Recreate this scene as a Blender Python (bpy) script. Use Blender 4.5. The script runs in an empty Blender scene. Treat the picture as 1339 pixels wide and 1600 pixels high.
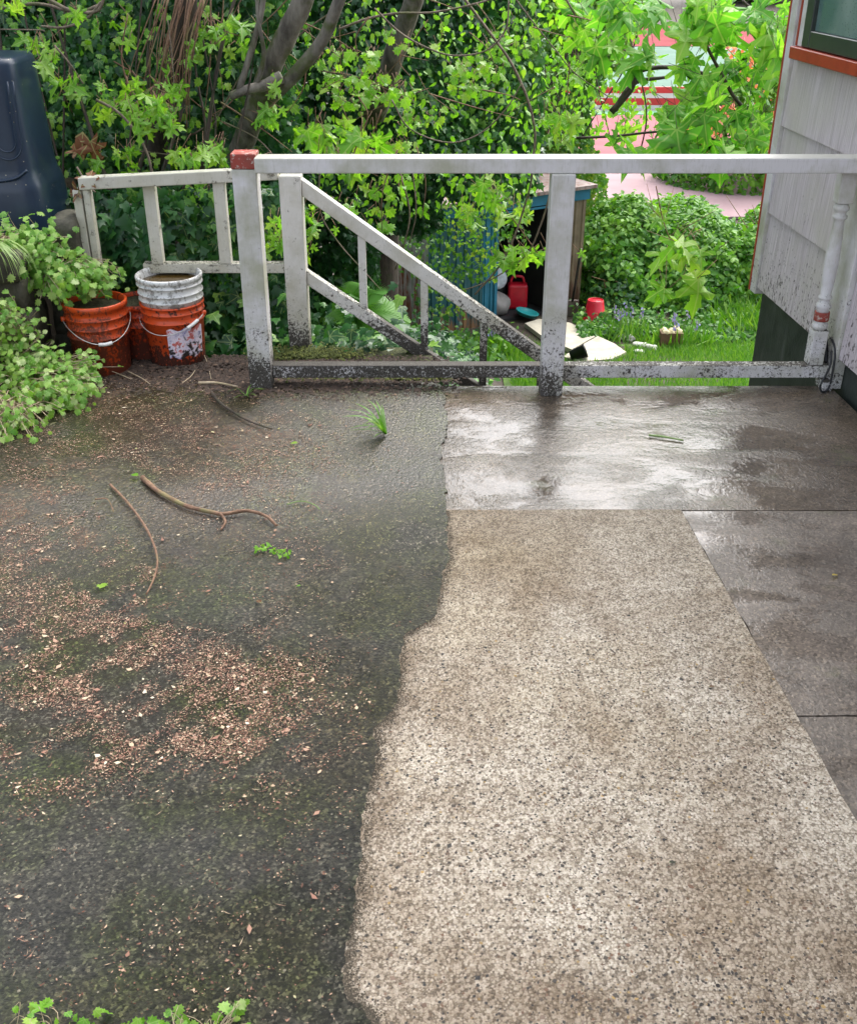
import bpy, bmesh, math, random
import numpy as np
from mathutils import Vector, Matrix
random.seed(7)
rng = np.random.default_rng(11)
S = bpy.context.scene
COL = S.collection
R = math.radians

# ------------------------------------------------------------------ camera, sky, sun, exposure
EYE = 1.6; PITCH = R(28.5); FPX = 1657.0
cd = bpy.data.cameras.new('camera'); cam = bpy.data.objects.new('camera', cd); COL.objects.link(cam)
cam.location = (0, 0, EYE); cam.rotation_euler = (R(90) - PITCH, 0, 0)
cd.sensor_fit = 'HORIZONTAL'; cd.sensor_width = 36.0; cd.lens = FPX / 1339 * 36.0
cd.clip_start = 0.05; cd.clip_end = 600
S.camera = cam
W = bpy.data.worlds.new('World'); S.world = W; W.use_nodes = True
wn = W.node_tree.nodes; wl = W.node_tree.links; wn.clear()
SUN_EL, SUN_ROT = 53, 28
sk = wn.new('ShaderNodeTexSky'); sk.sky_type = 'NISHITA'; sk.sun_disc = False
sk.sun_elevation = R(SUN_EL); sk.sun_rotation = R(SUN_ROT); sk.air_density = 1.0; sk.dust_density = 4.0; sk.ozone_density = 1.0
hs = wn.new('ShaderNodeHueSaturation'); hs.inputs['Saturation'].default_value = 0.42; hs.inputs['Value'].default_value = 1.0
bg = wn.new('ShaderNodeBackground'); bg.inputs['Strength'].default_value = 0.15
wo = wn.new('ShaderNodeOutputWorld')
wl.new(sk.outputs[0], hs.inputs['Color']); wl.new(hs.outputs[0], bg.inputs[0]); wl.new(bg.outputs[0], wo.inputs[0])
sd = bpy.data.lights.new('sun', 'SUN'); sun = bpy.data.objects.new('sun', sd); COL.objects.link(sun)
sd.energy = 1.3; sd.angle = R(100); sd.color = (1.0, 0.97, 0.92)
_d = Vector((math.sin(R(SUN_ROT)) * math.cos(R(SUN_EL)), math.cos(R(SUN_ROT)) * math.cos(R(SUN_EL)), math.sin(R(SUN_EL))))
sun.rotation_euler = _d.to_track_quat('Z', 'Y').to_euler()
S.view_settings.view_transform = 'Standard'; S.view_settings.look = 'None'
S.view_settings.exposure = 1.75; S.view_settings.gamma = 1.0
S.render.engine = 'CYCLES'

# ------------------------------------------------------------------ helpers
def P(u, v, Y=None, z=None):
    """a point of the place measured from the photograph, at distance Y or height z"""
    a = (u - 669.5) / FPX; b = -(v - 800) / FPX
    r = Vector((a, math.cos(PITCH) + b * math.sin(PITCH), -math.sin(PITCH) + b * math.cos(PITCH)))
    t = Y / r.y if Y is not None else (z - EYE) / r.z
    return Vector((0, 0, EYE)) + r * t

def tag(o, label=None, cat=None, group=None, kind=None):
    if label: o['label'] = label
    if cat: o['category'] = cat
    if group: o['group'] = group
    if kind: o['kind'] = kind
    return o

def thing(name, label, cat, loc=(0, 0, 0), group=None):
    o = bpy.data.objects.new(name, None); COL.objects.link(o); o.location = loc; o.empty_display_size = 0.1
    return tag(o, label, cat, group)

def link(name, me, mat=None, parent=None):
    o = bpy.data.objects.new(name, me); COL.objects.link(o)
    if mat is not None and not me.materials: me.materials.append(mat)
    if parent is not None:
        o.parent = parent
        q = Vector((0, 0, 0)); p = parent
        while p is not None: q += p.location; p = p.parent
        o.location = -q
    return o

def pyd(name, verts, faces, mat=None, parent=None, smooth=False, attr=None, kind=None):
    me = bpy.data.meshes.new(name); me.from_pydata([tuple(v) for v in verts], [], faces)
    if smooth: me.polygons.foreach_set('use_smooth', [True] * len(me.polygons))
    if attr is not None:
        at = me.attributes.new('v', 'FLOAT', 'POINT'); at.data.foreach_set('value', np.asarray(attr, dtype=np.float32))
    me.update(); o = link(name, me, mat, parent)
    if kind: o['kind'] = kind
    return o

def fast_mesh(name, V, F, attr=None, smooth=False):
    """V (n,3), F (m,k) numpy"""
    me = bpy.data.meshes.new(name); n, m, k = len(V), len(F), F.shape[1]
    me.vertices.add(n); me.vertices.foreach_set('co', V.astype(np.float32).ravel())
    me.loops.add(m * k); me.loops.foreach_set('vertex_index', F.astype(np.int32).ravel())
    me.polygons.add(m); me.polygons.foreach_set('loop_start', np.arange(0, m * k, k, dtype=np.int32))
    me.polygons.foreach_set('loop_total', np.full(m, k, dtype=np.int32))
    if smooth: me.polygons.foreach_set('use_smooth', np.ones(m, dtype=bool))
    me.update(calc_edges=True)
    if attr is not None:
        at = me.attributes.new('v', 'FLOAT', 'POINT'); at.data.foreach_set('value', attr.astype(np.float32).ravel())
    return me

def bev(me, w, seg=2):
    bm = bmesh.new(); bm.from_mesh(me)
    bmesh.ops.bevel(bm, geom=bm.edges[:], offset=w, segments=seg, profile=0.5, affect='EDGES')
    bm.to_mesh(me); bm.free()

def box(name, a, b, mat, parent=None, bevel=0.004, rot=None):
    x0, y0, z0 = a; x1, y1, z1 = b
    v = [(x0, y0, z0), (x1, y0, z0), (x1, y1, z0), (x0, y1, z0), (x0, y0, z1), (x1, y0, z1), (x1, y1, z1), (x0, y1, z1)]
    if rot: v = [rot @ Vector(p) for p in v]
    o = pyd(name, v, [(0, 3, 2, 1), (4, 5, 6, 7), (0, 1, 5, 4), (1, 2, 6, 5), (2, 3, 7, 6), (3, 0, 4, 7)], mat, parent)
    if bevel: bev(o.data, bevel)
    return o

def hexa(name, v, mat, parent=None, bevel=0.0):
    """eight corners: bottom ring then top ring"""
    o = pyd(name, v, [(0, 3, 2, 1), (4, 5, 6, 7), (0, 1, 5, 4), (1, 2, 6, 5), (2, 3, 7, 6), (3, 0, 4, 7)], mat, parent)
    if bevel: bev(o.data, bevel)
    return o

def catmull(pts, sub=5):
    pts = [Vector(p) for p in pts]
    if len(pts) < 3: return [pts[0].lerp(pts[-1], i / sub) for i in range(sub + 1)]
    q = [pts[0] * 2 - pts[1]] + pts + [pts[-1] * 2 - pts[-2]]
    out = []
    for i in range(1, len(q) - 2):
        for k in range(sub):
            t = k / sub
            out.append(0.5 * ((2 * q[i]) + (q[i + 1] - q[i - 1]) * t + (2 * q[i - 1] - 5 * q[i] + 4 * q[i + 1] - q[i + 2]) * t * t
                              + (3 * q[i] - q[i - 1] - 3 * q[i + 1] + q[i + 2]) * t ** 3))
    out.append(pts[-1]); return out

class Tubes:
    def __init__(s): s.v = []; s.f = []
    def add(s, pts, r0, r1=None, n=6, sub=5, wob=0.0, closed=False):
        r1 = r0 if r1 is None else r1
        p = catmull(pts, sub) if sub else [Vector(q) for q in pts]
        m = len(p); up = Vector((0.13, 0.21, 0.97)); base = len(s.v)
        for i, c in enumerate(p):
            d = (p[min(i + 1, m - 1)] - p[max(i - 1, 0)])
            if d.length < 1e-9: d = Vector((0, 0, 1))
            d.normalize(); a = d.cross(up)
            if a.length < 0.1: a = d.cross(Vector((1, 0, 0)))
            a.normalize(); b = d.cross(a)
            r = r0 + (r1 - r0) * i / (m - 1)
            for k in range(n):
                an = 2 * math.pi * k / n
                rr = r * (1 + wob * (random.random() - .5) * 2)
                s.v.append(c + a * math.cos(an) * rr + b * math.sin(an) * rr)
        for i in range(m - 1):
            for k in range(n):
                s.f.append((base + i * n + k, base + i * n + (k + 1) % n, base + (i + 1) * n + (k + 1) % n, base + (i + 1) * n + k))
        s.f.append(tuple(base + k for k in range(n))[::-1]); s.f.append(tuple(base + (m - 1) * n + k for k in range(n)))
        return p
    def build(s, name, mat, parent=None, kind=None):
        return pyd(name, s.v, s.f, mat, parent, smooth=True, kind=kind)

def lathe(name, prof, mat, parent=None, n=40, c=(0, 0, 0), smooth=True, rot=None, squash=1.0):
    v = []; f = []; c = Vector(c)
    for r, z in prof:
        for k in range(n):
            a = 2 * math.pi * k / n
            p = Vector((r * math.cos(a), r * math.sin(a) * squash, z))
            if rot: p = rot @ p
            v.append(c + p)
    for i in range(len(prof) - 1):
        for k in range(n):
            f.append((i * n + k, i * n + (k + 1) % n, (i + 1) * n + (k + 1) % n, (i + 1) * n + k))
    return pyd(name, v, f, mat, parent, smooth=smooth)

# ------------------------------------------------------------------ material helper
class M:
    def __init__(s, name, disp=False):
        s.m = bpy.data.materials.new(name); s.m.use_nodes = True
        s.t = s.m.node_tree; s.t.nodes.clear()
        s.out = s.t.nodes.new('ShaderNodeOutputMaterial'); s.b = s.t.nodes.new('ShaderNodeBsdfPrincipled')
        s.t.links.new(s.b.outputs[0], s.out.inputs[0]); s._c = None
    def n(s, t, **k):
        x = s.t.nodes.new('ShaderNode' + t)
        for a, b in k.items(): setattr(x, a, b)
        return x
    def l(s, a, b): s.t.links.new(a, b)
    def set(s, node, **k):
        for a, b in k.items():
            i = node.inputs[a.replace('_', ' ')]
            if hasattr(b, 'is_output') or isinstance(b, bpy.types.NodeSocket): s.l(b, i)
            else: i.default_value = b
        return node
    def co(s):
        if s._c is None: s._c = s.n('TexCoord').outputs['Object']
        return s._c
    def mapc(s, scale=(1, 1, 1), loc=(0, 0, 0), rot=(0, 0, 0)):
        m = s.n('Mapping'); m.inputs['Scale'].default_value = scale; m.inputs['Location'].default_value = loc
        m.inputs['Rotation'].default_value = rot; s.l(s.co(), m.inputs[0]); return m.outputs[0]
    def noise(s, sc, det=4, rough=.55, dist=0, co=None):
        x = s.n('TexNoise'); s.l(co or s.co(), x.inputs['Vector'])
        x.inputs['Scale'].default_value = sc; x.inputs['Detail'].default_value = det; x.inputs['Roughness'].default_value = rough
        x.inputs['Distortion'].default_value = dist; return x.outputs['Fac']
    def vor(s, sc, feat='F1', co=None, rnd=1.0):
        x = s.n('TexVoronoi', feature=feat); s.l(co or s.co(), x.inputs['Vector']); x.inputs['Scale'].default_value = sc
        if 'Randomness' in x.inputs: x.inputs['Randomness'].default_value = rnd
        return x
    def ramp(s, fac, stops, interp='LINEAR'):
        x = s.n('ValToRGB'); x.color_ramp.interpolation = interp; e = x.color_ramp.elements
        while len(e) < len(stops): e.new(0.5)
        for i, (p, c) in enumerate(stops):
            if not isinstance(c, (tuple, list)): c = (c, c, c)
            e[i].position = p; e[i].color = (c[0], c[1], c[2], 1)
        s.l(fac, x.inputs[0]); return x.outputs[0]
    def mix(s, fac, a, b, mode='MIX'):
        x = s.n('Mix', data_type='RGBA', blend_type=mode, clamp_factor=True)
        for sock, val in ((x.inputs[0], fac), (x.inputs[6], a), (x.inputs[7], b)):
            if isinstance(val, bpy.types.NodeSocket): s.l(val, sock)
            elif isinstance(val, (int, float)): sock.default_value = val
            else: sock.default_value = (*val[:3], 1)
        return x.outputs[2]
    def math(s, op, a, b=0.0, clamp=False):
        x = s.n('Math', operation=op, use_clamp=clamp)
        for sock, val in ((x.inputs[0], a), (x.inputs[1], b)):
            if isinstance(val, bpy.types.NodeSocket): s.l(val, sock)
            else: sock.default_value = val
        return x.outputs[0]
    def sep(s, what='z'):
        x = s.n('SeparateXYZ'); s.l(s.co(), x.inputs[0]); return x.outputs[what.upper()]
    def wpos(s, what='Z'):
        g = s.n('NewGeometry'); x = s.n('SeparateXYZ'); s.l(g.outputs['Position'], x.inputs[0]); return x.outputs[what]
    def range(s, v, a, b, c=0.0, d=1.0):
        x = s.n('MapRange'); s.l(v, x.inputs[0])
        for i, q in zip((1, 2, 3, 4), (a, b, c, d)): x.inputs[i].default_value = q
        return x.outputs[0]
    def bump(s, h, strength=.5, dist=.01):
        x = s.n('Bump'); x.inputs['Strength'].default_value = strength; x.inputs['Distance'].default_value = dist
        s.l(h, x.inputs['Height']); s.l(x.outputs[0], s.b.inputs['Normal']); return x
    def fin(s, col=None, rough=None, metal=None, spec=None, ior=None):
        for k, v in (('Base Color', col), ('Roughness', rough), ('Metallic', metal), ('Specular IOR Level', spec), ('IOR', ior)):
            if v is None: continue
            i = s.b.inputs[k]
            if isinstance(v, bpy.types.NodeSocket): s.l(v, i)
            elif k == 'Base Color': i.default_value = (*v[:3], 1)
            else: i.default_value = v
        return s.m

def simple(name, col, rough=.6, var=.15, sc=20, metal=0.0, bump=0.0, spec=None):
    k = M(name); f = k.noise(sc, 5)
    a = [c * (1 - var) for c in col]; b = [min(1, c * (1 + var)) for c in col]
    c = k.ramp(f, [(.3, a), (.7, b)])
    if bump: k.bump(k.noise(sc * 3, 5), bump, .01)
    return k.fin(c, rough, metal, spec)

# ---- white paint with mud spatter that was thrown up from the ground
def mud_paint(name, base=(.72, .70, .70), top=1.0, lo=0.05, hi=.55, wear=0.0, age=(.42, .40, .30)):
    k = M(name); z = k.wpos('Z')
    big = k.noise(7, 4); f1 = k.noise(95, 3, .6); f2 = k.noise(210, 3, .6)
    st = k.mapc((260, 260, 22)); streak = k.noise(1.0, 3, co=st)
    c = k.mix(k.math('MULTIPLY', k.range(k.noise(4.1, 6, .65), .44, .66), .85), base, age)
    c = k.mix(k.math('MULTIPLY', k.range(streak, .55, .8), .45), c, (.30, .29, .23))
    # mud: threshold rises with height above the ground
    f1 = k.math('ADD', k.math('MULTIPLY', f1, .7), k.math('MULTIPLY', k.noise(34, 4, .6), .3))
    h = k.range(z, lo, hi, .475, .70)
    h = k.math('ADD', h, k.math('MULTIPLY', k.math('SUBTRACT', big, .5), -.30))
    low = k.range(z, .10, .16, 1, 0)
    h = k.math('ADD', h, k.math('MULTIPLY', low, k.range(k.wpos('X'), .30, .70, -.105, .04)))
    g_ = k.n('NewGeometry'); sx = k.n('SeparateXYZ'); k.l(g_.outputs['Normal'], sx.inputs[0]); up = k.math('MAXIMUM', sx.outputs['Z'], 0.0)
    h = k.math('SUBTRACT', h, k.math('MULTIPLY', up, k.range(z, .3, .8, .13, .02)))
    c = k.mix(k.math('MULTIPLY', up, .6), c, (.36, .37, .30))
    m1 = k.math('MULTIPLY', k.math('SUBTRACT', f1, h), 13, clamp=True)
    m2 = k.math('MULTIPLY', k.math('SUBTRACT', f2, k.math('ADD', h, .045)), 13, clamp=True)
    m = k.math('MAXIMUM', m1, m2)
    thin = k.math('MULTIPLY', k.math('SUBTRACT', f1, k.math('SUBTRACT', h, .05)), 6, clamp=True); c = k.mix(k.math('MULTIPLY', thin, .55), c, (.17, .15, .105))
    c = k.mix(k.math('MULTIPLY', m, k.range(f2, .35, .6, .8, 1)), c, (.028, .023, .018))
    if wear:
        w = k.math('MULTIPLY', k.math('SUBTRACT', k.noise(16, 6, .7), 1 - wear), 14, clamp=True)
        c = k.mix(w, c, (.13, .115, .085))
        k.bump(k.math('SUBTRACT', k.math('MULTIPLY', m, .6), w), .35, .004)
    else: k.bump(k.math('ADD', k.math('MULTIPLY', m, .8), k.math('MULTIPLY', streak, .2)), .35, .003)
    return k.fin(c, k.range(m, 0, 1, .42, .75))

MAT = {}
MAT['paint'] = mud_paint('white paint with mud', (.66, .645, .65), lo=0.0, hi=.46, age=(.36, .36, .25))
MAT['oldpaint'] = mud_paint('old white paint', (.56, .54, .47), lo=-.1, hi=.75, wear=.42)
MAT['stairpaint'] = mud_paint('stair rail paint', (.66, .64, .60), lo=-.1, hi=.62, wear=.36)
k = M('worn red paint'); c = k.mix(k.range(k.noise(14, 5), .35, .7), (.34, .045, .03), (.24, .05, .035))
c = k.mix(k.math('MULTIPLY', k.math('SUBTRACT', k.noise(60, 6, .7), .55), 14, clamp=True), c, (.46, .38, .33)); k.bump(k.noise(80, 4), .3, .003); MAT['redpaint'] = k.fin(c, .6)
MAT['trimred'] = simple('brick red trim paint', (.36, .045, .02), .45, .15, 20)

# striated siding
def siding():
    k = M('grooved siding paint'); z = k.wpos('Z')
    g = k.noise(1.0, 2, .5, co=k.mapc((1, 62, 1.6))); g2 = k.noise(1.0, 3, .6, co=k.mapc((1, 190, 5)))
    f1 = k.noise(1.0, 3, .6, co=k.mapc((1, 85, 48))); big = k.noise(5, 4)
    base = k.mix(k.range(g2, .35, .7), (.68, .62, .65), (.40, .35, .36))
    base = k.mix(k.range(k.noise(2.2, 4), .42, .72), base, (.50, .48, .41))
    h = k.range(z, .10, .75, .535, .74)
    h = k.math('ADD', h, k.math('MULTIPLY', k.math('SUBTRACT', big, .5), -.25))
    m = k.math('MULTIPLY', k.math('SUBTRACT', f1, h), 16, clamp=True)
    c = k.mix(k.math('MULTIPLY', m, .85), base, (.07, .055, .05))
    k.bump(k.math('ADD', k.math('ADD', g, k.math('MULTIPLY', g2, .5)), k.math('MULTIPLY', m, .2)), .8, .008)
    return k.fin(c, .55)
MAT['siding'] = siding()

def foundation():
    k = M('dark damp foundation'); f = k.noise(9, 6, .6); s = k.noise(1, 4, co=k.mapc((20, 20, 2.5)))
    c = k.mix(k.range(f, .35, .7), (.018, .026, .022), (.05, .06, .052)); c = k.mix(k.range(s, .6, .85), c, (.11, .12, .11))
    k.bump(k.noise(70, 5), .3, .006); return k.fin(c, .5)
MAT['found'] = foundation()

# ---- pavement materials
def concrete_light():
    k = M('exposed aggregate concrete')
    v1 = k.vor(185); v2 = k.vor(82); v3 = k.vor(360); v4 = k.vor(38)
    c1 = k.ramp(v1.outputs['Color'], [(0, (.05, .045, .04)), (.16, (.12, .10, .08)), (.28, (.30, .26, .21)), (.42, (.50, .46, .39)), (.60, (.62, .58, .51)), (.78, (.78, .75, .69)), (1, (.30, .25, .20))])
    c3 = k.ramp(v3.outputs['Color'], [(0, (.10, .08, .065)), (.3, (.36, .31, .25)), (.6, (.62, .57, .50)), (1, (.82, .79, .73))])
    c = k.mix(.33, c1, c3)
    # larger pebbles
    sep = k.n('SeparateColor'); k.l(v2.outputs['Color'], sep.inputs[0])
    pick = k.math('MULTIPLY', k.math('LESS_THAN', sep.outputs[0], .26), k.math('LESS_THAN', v2.outputs['Distance'], k.range(sep.outputs[2], 0, 1, .22, .42)))
    pc = k.ramp(sep.outputs[1], [(0, (.035, .035, .04)), (.35, (.10, .085, .07)), (.60, (.22, .15, .10)), (.78, (.42, .38, .32)), (.93, (.52, .36, .15))], 'CONSTANT')
    c = k.mix(k.math('MULTIPLY', pick, k.range(k.noise(2.6, 3), .40, .60)), c, pc)
    # matrix in between, stains and damp fields
    edge = k.math('MULTIPLY', k.math('GREATER_THAN', v1.outputs['Distance'], k.range(k.noise(60, 3), .35, .65, .48, .80)), .60); c = k.mix(edge, c, (.15, .12, .09))
    st = k.noise(2.3, 6, .65, .6); c = k.mix(k.range(st, .42, .64, 0, .85), c, (.58, .51, .44), 'MULTIPLY')
    st2 = k.noise(1.1, 5, .6, co=k.mapc((1, 1, 1), (5, 2, 0))); c = k.mix(k.range(st2, .50, .68, 0, .5), c, (.82, .74, .55), 'MULTIPLY')
    y = k.sep('y'); damp = k.math('MULTIPLY', k.range(k.math('ADD', y, k.math('MULTIPLY', k.math('SUBTRACT', k.noise(3, 4), .5), .9)), 2.15, 2.9), 1.0)
    lowd = k.range(k.math('ADD', y, k.math('MULTIPLY', k.math('SUBTRACT', k.noise(4, 5), .5), .5)), 1.34, 1.18)
    xx = k.math('SUBTRACT', k.sep('x'), k.range(y, 1.9, 2.5, -.145, .045)); led = k.range(k.math('ADD', xx, k.math('MULTIPLY', k.math('SUBTRACT', k.noise(9, 5, .65), .5), .30)), .11, -.03, 0, 1)
    wet = k.math('MAXIMUM', k.math('MULTIPLY', damp, .38), k.math('MAXIMUM', k.math('MULTIPLY', lowd, .55), k.math('MULTIPLY', led, .8)))
    c = k.mix(wet, c, k.mix(1.0, c, (.50, .44, .38), 'MULTIPLY'))
    c = k.mix(1.0, c, (.96, .93, .88), 'MULTIPLY')
    mott = k.noise(26, 5, .7); c = k.mix(k.range(mott, .38, .58, .45, 0), c, (.55, .50, .44), 'MULTIPLY')
    h = k.math('ADD', k.math('MULTIPLY', k.math('SUBTRACT', 1, v1.outputs['Distance']), .5), k.math('ADD', k.math('MULTIPLY', k.noise(420, 3), .7), k.math('MULTIPLY', k.noise(130, 4, .7), .6)))
    k.bump(h, .95, .006)
    ro = k.math('SUBTRACT', .62, k.math('MULTIPLY', damp, .30))
    return k.fin(c, ro, spec=.25)
MAT['conc'] = concrete_light()

def concrete_wet(name, a, b, r0, r1, grit=.5, seed=0, bs=.3, sp_=.6):
    k = M(name)
    v1 = k.vor(170); n1 = k.noise(3.2, 6, .62, .4, co=k.mapc((1, 1, 1), (seed, 1, 0)))
    c = k.mix(k.range(n1, .32, .68), a, b)
    sp = k.ramp(v1.outputs['Color'], [(0, (.35, .33, .30)), (.3, (.8, .78, .74)), (.7, (1.2, 1.15, 1.1)), (.93, (1.9, 1.8, 1.6))])
    c = k.mix(grit, c, k.mix(1.0, c, sp, 'MULTIPLY'))
    gm = k.range(k.noise(5.5, 5, .65, co=k.mapc((1, 1, 1), (3 + seed, 0, 0))), .60, .72, 0, .65); c = k.mix(gm, c, (.07, .075, .03))
    fine = k.noise(60, 3, .55, 1.0, co=k.mapc((1.25, .8, 1))); fine2 = k.noise(190, 4, .65)
    film = k.range(k.noise(3.4, 5, .6, .3, co=k.mapc((1, 1.6, 1), (2 + seed, 6, 0))), .42, .58)      # 1 = rough drier island, 0 = standing water
    h = k.math('ADD', k.math('MULTIPLY', fine, k.range(film, 0, 1, .22, 1.0)), k.math('MULTIPLY', fine2, k.range(film, 0, 1, .04, .55)))
    k.bump(h, bs, .006)
    ro = k.math('ADD', k.range(film, 0, 1, r0, r1), k.math('MULTIPLY', fine2, .08))
    return k.fin(c, ro, spec=sp_)
MAT['wet1'] = concrete_wet('wet brown concrete', (.058, .048, .038), (.125, .102, .080), .01, .16, .7, 0, .48, .5)
MAT['wet2'] = concrete_wet('damp dark concrete', (.075, .064, .054), (.165, .142, .122), .08, .42, .85, 4, .36, .5)

def asphalt():
    k = M('old mossy asphalt')
    v1 = k.vor(190); v2 = k.vor(95); n1 = k.noise(1.7, 6, .62, .5); n2 = k.noise(3.7, 6, .65, co=k.mapc((1, 1, 1), (7, 3, 0)))
    c = k.mix(k.range(n1, .36, .66), (.027, .027, .023), (.056, .054, .045))
    c = k.mix(k.math('MULTIPLY', k.range(n2, .42, .60, 0, 1), .95), c, (.034, .042, .014))
    c = k.mix(k.range(k.noise(1.3, 5, .6, co=k.mapc((1, 1, 1), (2, 9, 0))), .5, .7, 0, .7), c, (.048, .038, .023))
    mudm = k.math('MULTIPLY', k.range(k.sep('x'), .05, -.45), k.range(k.sep('y'), 2.35, 2.85)); mudm = k.math('MULTIPLY', mudm, k.range(k.noise(2.8, 6, .65, co=k.mapc((1, 1, 1), (1, 2, 0))), .34, .56))
    c = k.mix(k.math('MULTIPLY', mudm, .8), c, (.036, .025, .015))
    sp = k.ramp(v1.outputs['Color'], [(0, (.15, .15, .15)), (.35, (.6, .6, .57)), (.68, (1.3, 1.27, 1.2)), (.90, (3.8, 3.7, 3.4))])  # pale aggregate specks, with glints of the wet grain put into the colour
    sp2 = k.ramp(v2.outputs['Color'], [(0, (.3, .3, .3)), (.5, (.85, .85, .82)), (.85, (1.5, 1.45, 1.35))]); c = k.mix(.8, c, k.mix(1.0, c, sp2, 'MULTIPLY')); c = k.mix(.9, c, k.mix(1.0, c, sp, 'MULTIPLY'))
    sep = k.n('SeparateColor'); k.l(v2.outputs['Color'], sep.inputs[0])
    c = k.mix(k.math('MULTIPLY', k.math('LESS_THAN', sep.outputs[0], .05), k.math('LESS_THAN', v2.outputs['Distance'], k.range(sep.outputs[1], 0, 1, .08, .30))), c, (.26, .23, .17))
    y = k.sep('y'); near = k.range(y, 2.9, 1.6)
    h = k.math('ADD', k.math('MULTIPLY', k.math('SUBTRACT', 1, v2.outputs['Distance']), .8), k.math('ADD', k.noise(230, 4, .7), k.math('MULTIPLY', k.noise(34, 3), .5)))
    bp = k.bump(h, .7, .010); k.l(k.range(y, 3.2, 2.2, .35, 1.0), bp.inputs['Strength'])
    ro = k.range(k.noise(2.1, 5, .6, co=k.mapc((1, 1, 1), (1, 4, 2))), .38, .62, .05, .36)
    ro = k.math('ADD', ro, k.math('MULTIPLY', near, .12))
    return k.fin(c, ro, spec=.65)
MAT['asph'] = asphalt()
MAT['bed'] = simple('dark joint dirt', (.022, .019, .015), .8, .4, 30)

def soil():
    k = M('damp soil'); f = k.noise(8, 7, .65)
    c = k.ramp(f, [(.3, (.018, .013, .008)), (.55, (.045, .032, .02)), (.7, (.04, .05, .015))])
    k.bump(k.noise(40, 5), .6, .02); return k.fin(c, .8)
MAT['soil'] = soil()
MAT['moss'] = simple('moss and mud', (.05, .058, .016), .9, .5, 60, bump=.8)

# ---- leaves
def leafmat(name, stops, rough=.4, trans=.35, obj=False, spec=.5, veins=True):
    k = M(name)
    if obj: v = k.n('ObjectInfo').outputs['Random']
    else: v = k.n('Attribute', attribute_name='v').outputs['Fac']
    c = k.ramp(v, stops)
    c = k.mix(k.range(k.noise(45, 3, .6), .35, .75, 0, .35), c, [x * .55 for x in stops[len(stops) // 2][1]])
    if obj and veins:
        sx = k.n('SeparateXYZ'); k.l(k.co(), sx.inputs[0]); ax = k.math('ABSOLUTE', sx.outputs['X']); yy = k.math('SUBTRACT', sx.outputs['Y'], .05); d = ax
        for q in (50, 98): d = k.math('MINIMUM', d, k.math('ABSOLUTE', k.math('SUBTRACT', k.math('MULTIPLY', ax, math.cos(R(q))), k.math('MULTIPLY', yy, math.sin(R(q))))))
        c = k.mix(k.range(d, .006, .028, .45, 0), c, (.42, .52, .20)); 
    k.fin(c, rough, spec=spec)
    tr = k.n('BsdfTranslucent'); tc = k.mix(1.0, c, (1.5, 1.6, .55), 'MULTIPLY'); k.l(tc, tr.inputs[0])
    ms = k.n('MixShader'); ms.inputs[0].default_value = trans
    k.l(k.b.outputs[0], ms.inputs[1]); k.l(tr.outputs[0], ms.inputs[2]); k.l(ms.outputs[0], k.out.inputs[0])
    return k.m
def pair(name, *a, **k): return (leafmat(name, *a, **k), leafmat(name + ' single', *a, obj=True, **k))
IVY = pair('dark ivy', [(0, (.012, .050, .022)), (.38, (.022, .092, .030)), (.68, (.062, .20, .034)), (1, (.20, .38, .045))], rough=.36, trans=.22, spec=.42)
IVY2 = pair('mixed ivy and vine', [(0, (.02, .07, .02)), (.35, (.05, .16, .03)), (.7, (.12, .30, .035)), (1, (.30, .38, .06))], rough=.35, trans=.3)
YOUNG = pair('young bright leaf', [(0, (.11, .30, .022)), (.5, (.17, .40, .03)), (1, (.30, .48, .06))], rough=.42, trans=.45)
MAPLE = pair('maple leaf', [(0, (.07, .25, .028)), (.5, (.12, .36, .04)), (1, (.24, .46, .06))], rough=.5, trans=.42, spec=.35)
SHRUB = pair('shrub leaf', [(0, (.03, .11, .018)), (.5, (.07, .22, .025)), (1, (.19, .38, .04))], rough=.5, trans=.35, spec=.35)
GERAN = pair('geranium leaf', [(0, (.09, .26, .03)), (.5, (.19, .40, .05)), (.8, (.34, .50, .12)), (1, (.50, .60, .30))], rough=.5, trans=.35)
FERN = pair('fern frond', [(0, (.06, .20, .03)), (1, (.14, .34, .05))], rough=.5, trans=.3)
GRASS = pair('grass blade', [(0, (.05, .16, .014)), (.5, (.10, .27, .02)), (1, (.22, .38, .05))], rough=.45, trans=.35)
BLOSSOM = pair('blossom', [(0, (.62, .16, .16)), (.5, (.72, .24, .12)), (1, (.78, .40, .38))], rough=.6, trans=.3)
BLUEB = pair('bluebell', [(0, (.16, .14, .55)), (1, (.36, .33, .80))], rough=.6, trans=.3)
BROWNL = pair('dead leaf', [(0, (.09, .03, .012)), (1, (.19, .075, .03))], rough=.6, trans=.15)
LITTER = leafmat('litter', [(0, (.03, .015, .010)), (.22, (.10, .04, .028)), (.45, (.27, .14, .10)), (.66, (.42, .27, .19)), (.84, (.54, .42, .28)), (.95, (.66, .58, .45)), (1, (.26, .26, .06))], rough=.7, trans=.05, spec=.2)
BARK = None
def bark(name, a, b, c2, sc=18):
    k = M(name); f = k.noise(1, 6, .65, co=k.mapc((sc, sc, sc * .35))); g = k.noise(9, 4)
    c = k.ramp(f, [(.3, a), (.65, b)]); c = k.mix(k.range(g, .52, .66), c, c2)
    k.bump(f, .6, .02); return k.fin(c, .75)
MAT['bark'] = bark('grey mossy bark', (.05, .042, .034), (.22, .20, .165), (.07, .085, .025))
MAT['darkbark'] = bark('dark wet bark', (.018, .013, .009), (.075, .055, .04), (.035, .04, .015))
MAT['twig'] = bark('brown twig', (.10, .05, .028), (.26, .15, .09), (.20, .17, .07), 40)
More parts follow.
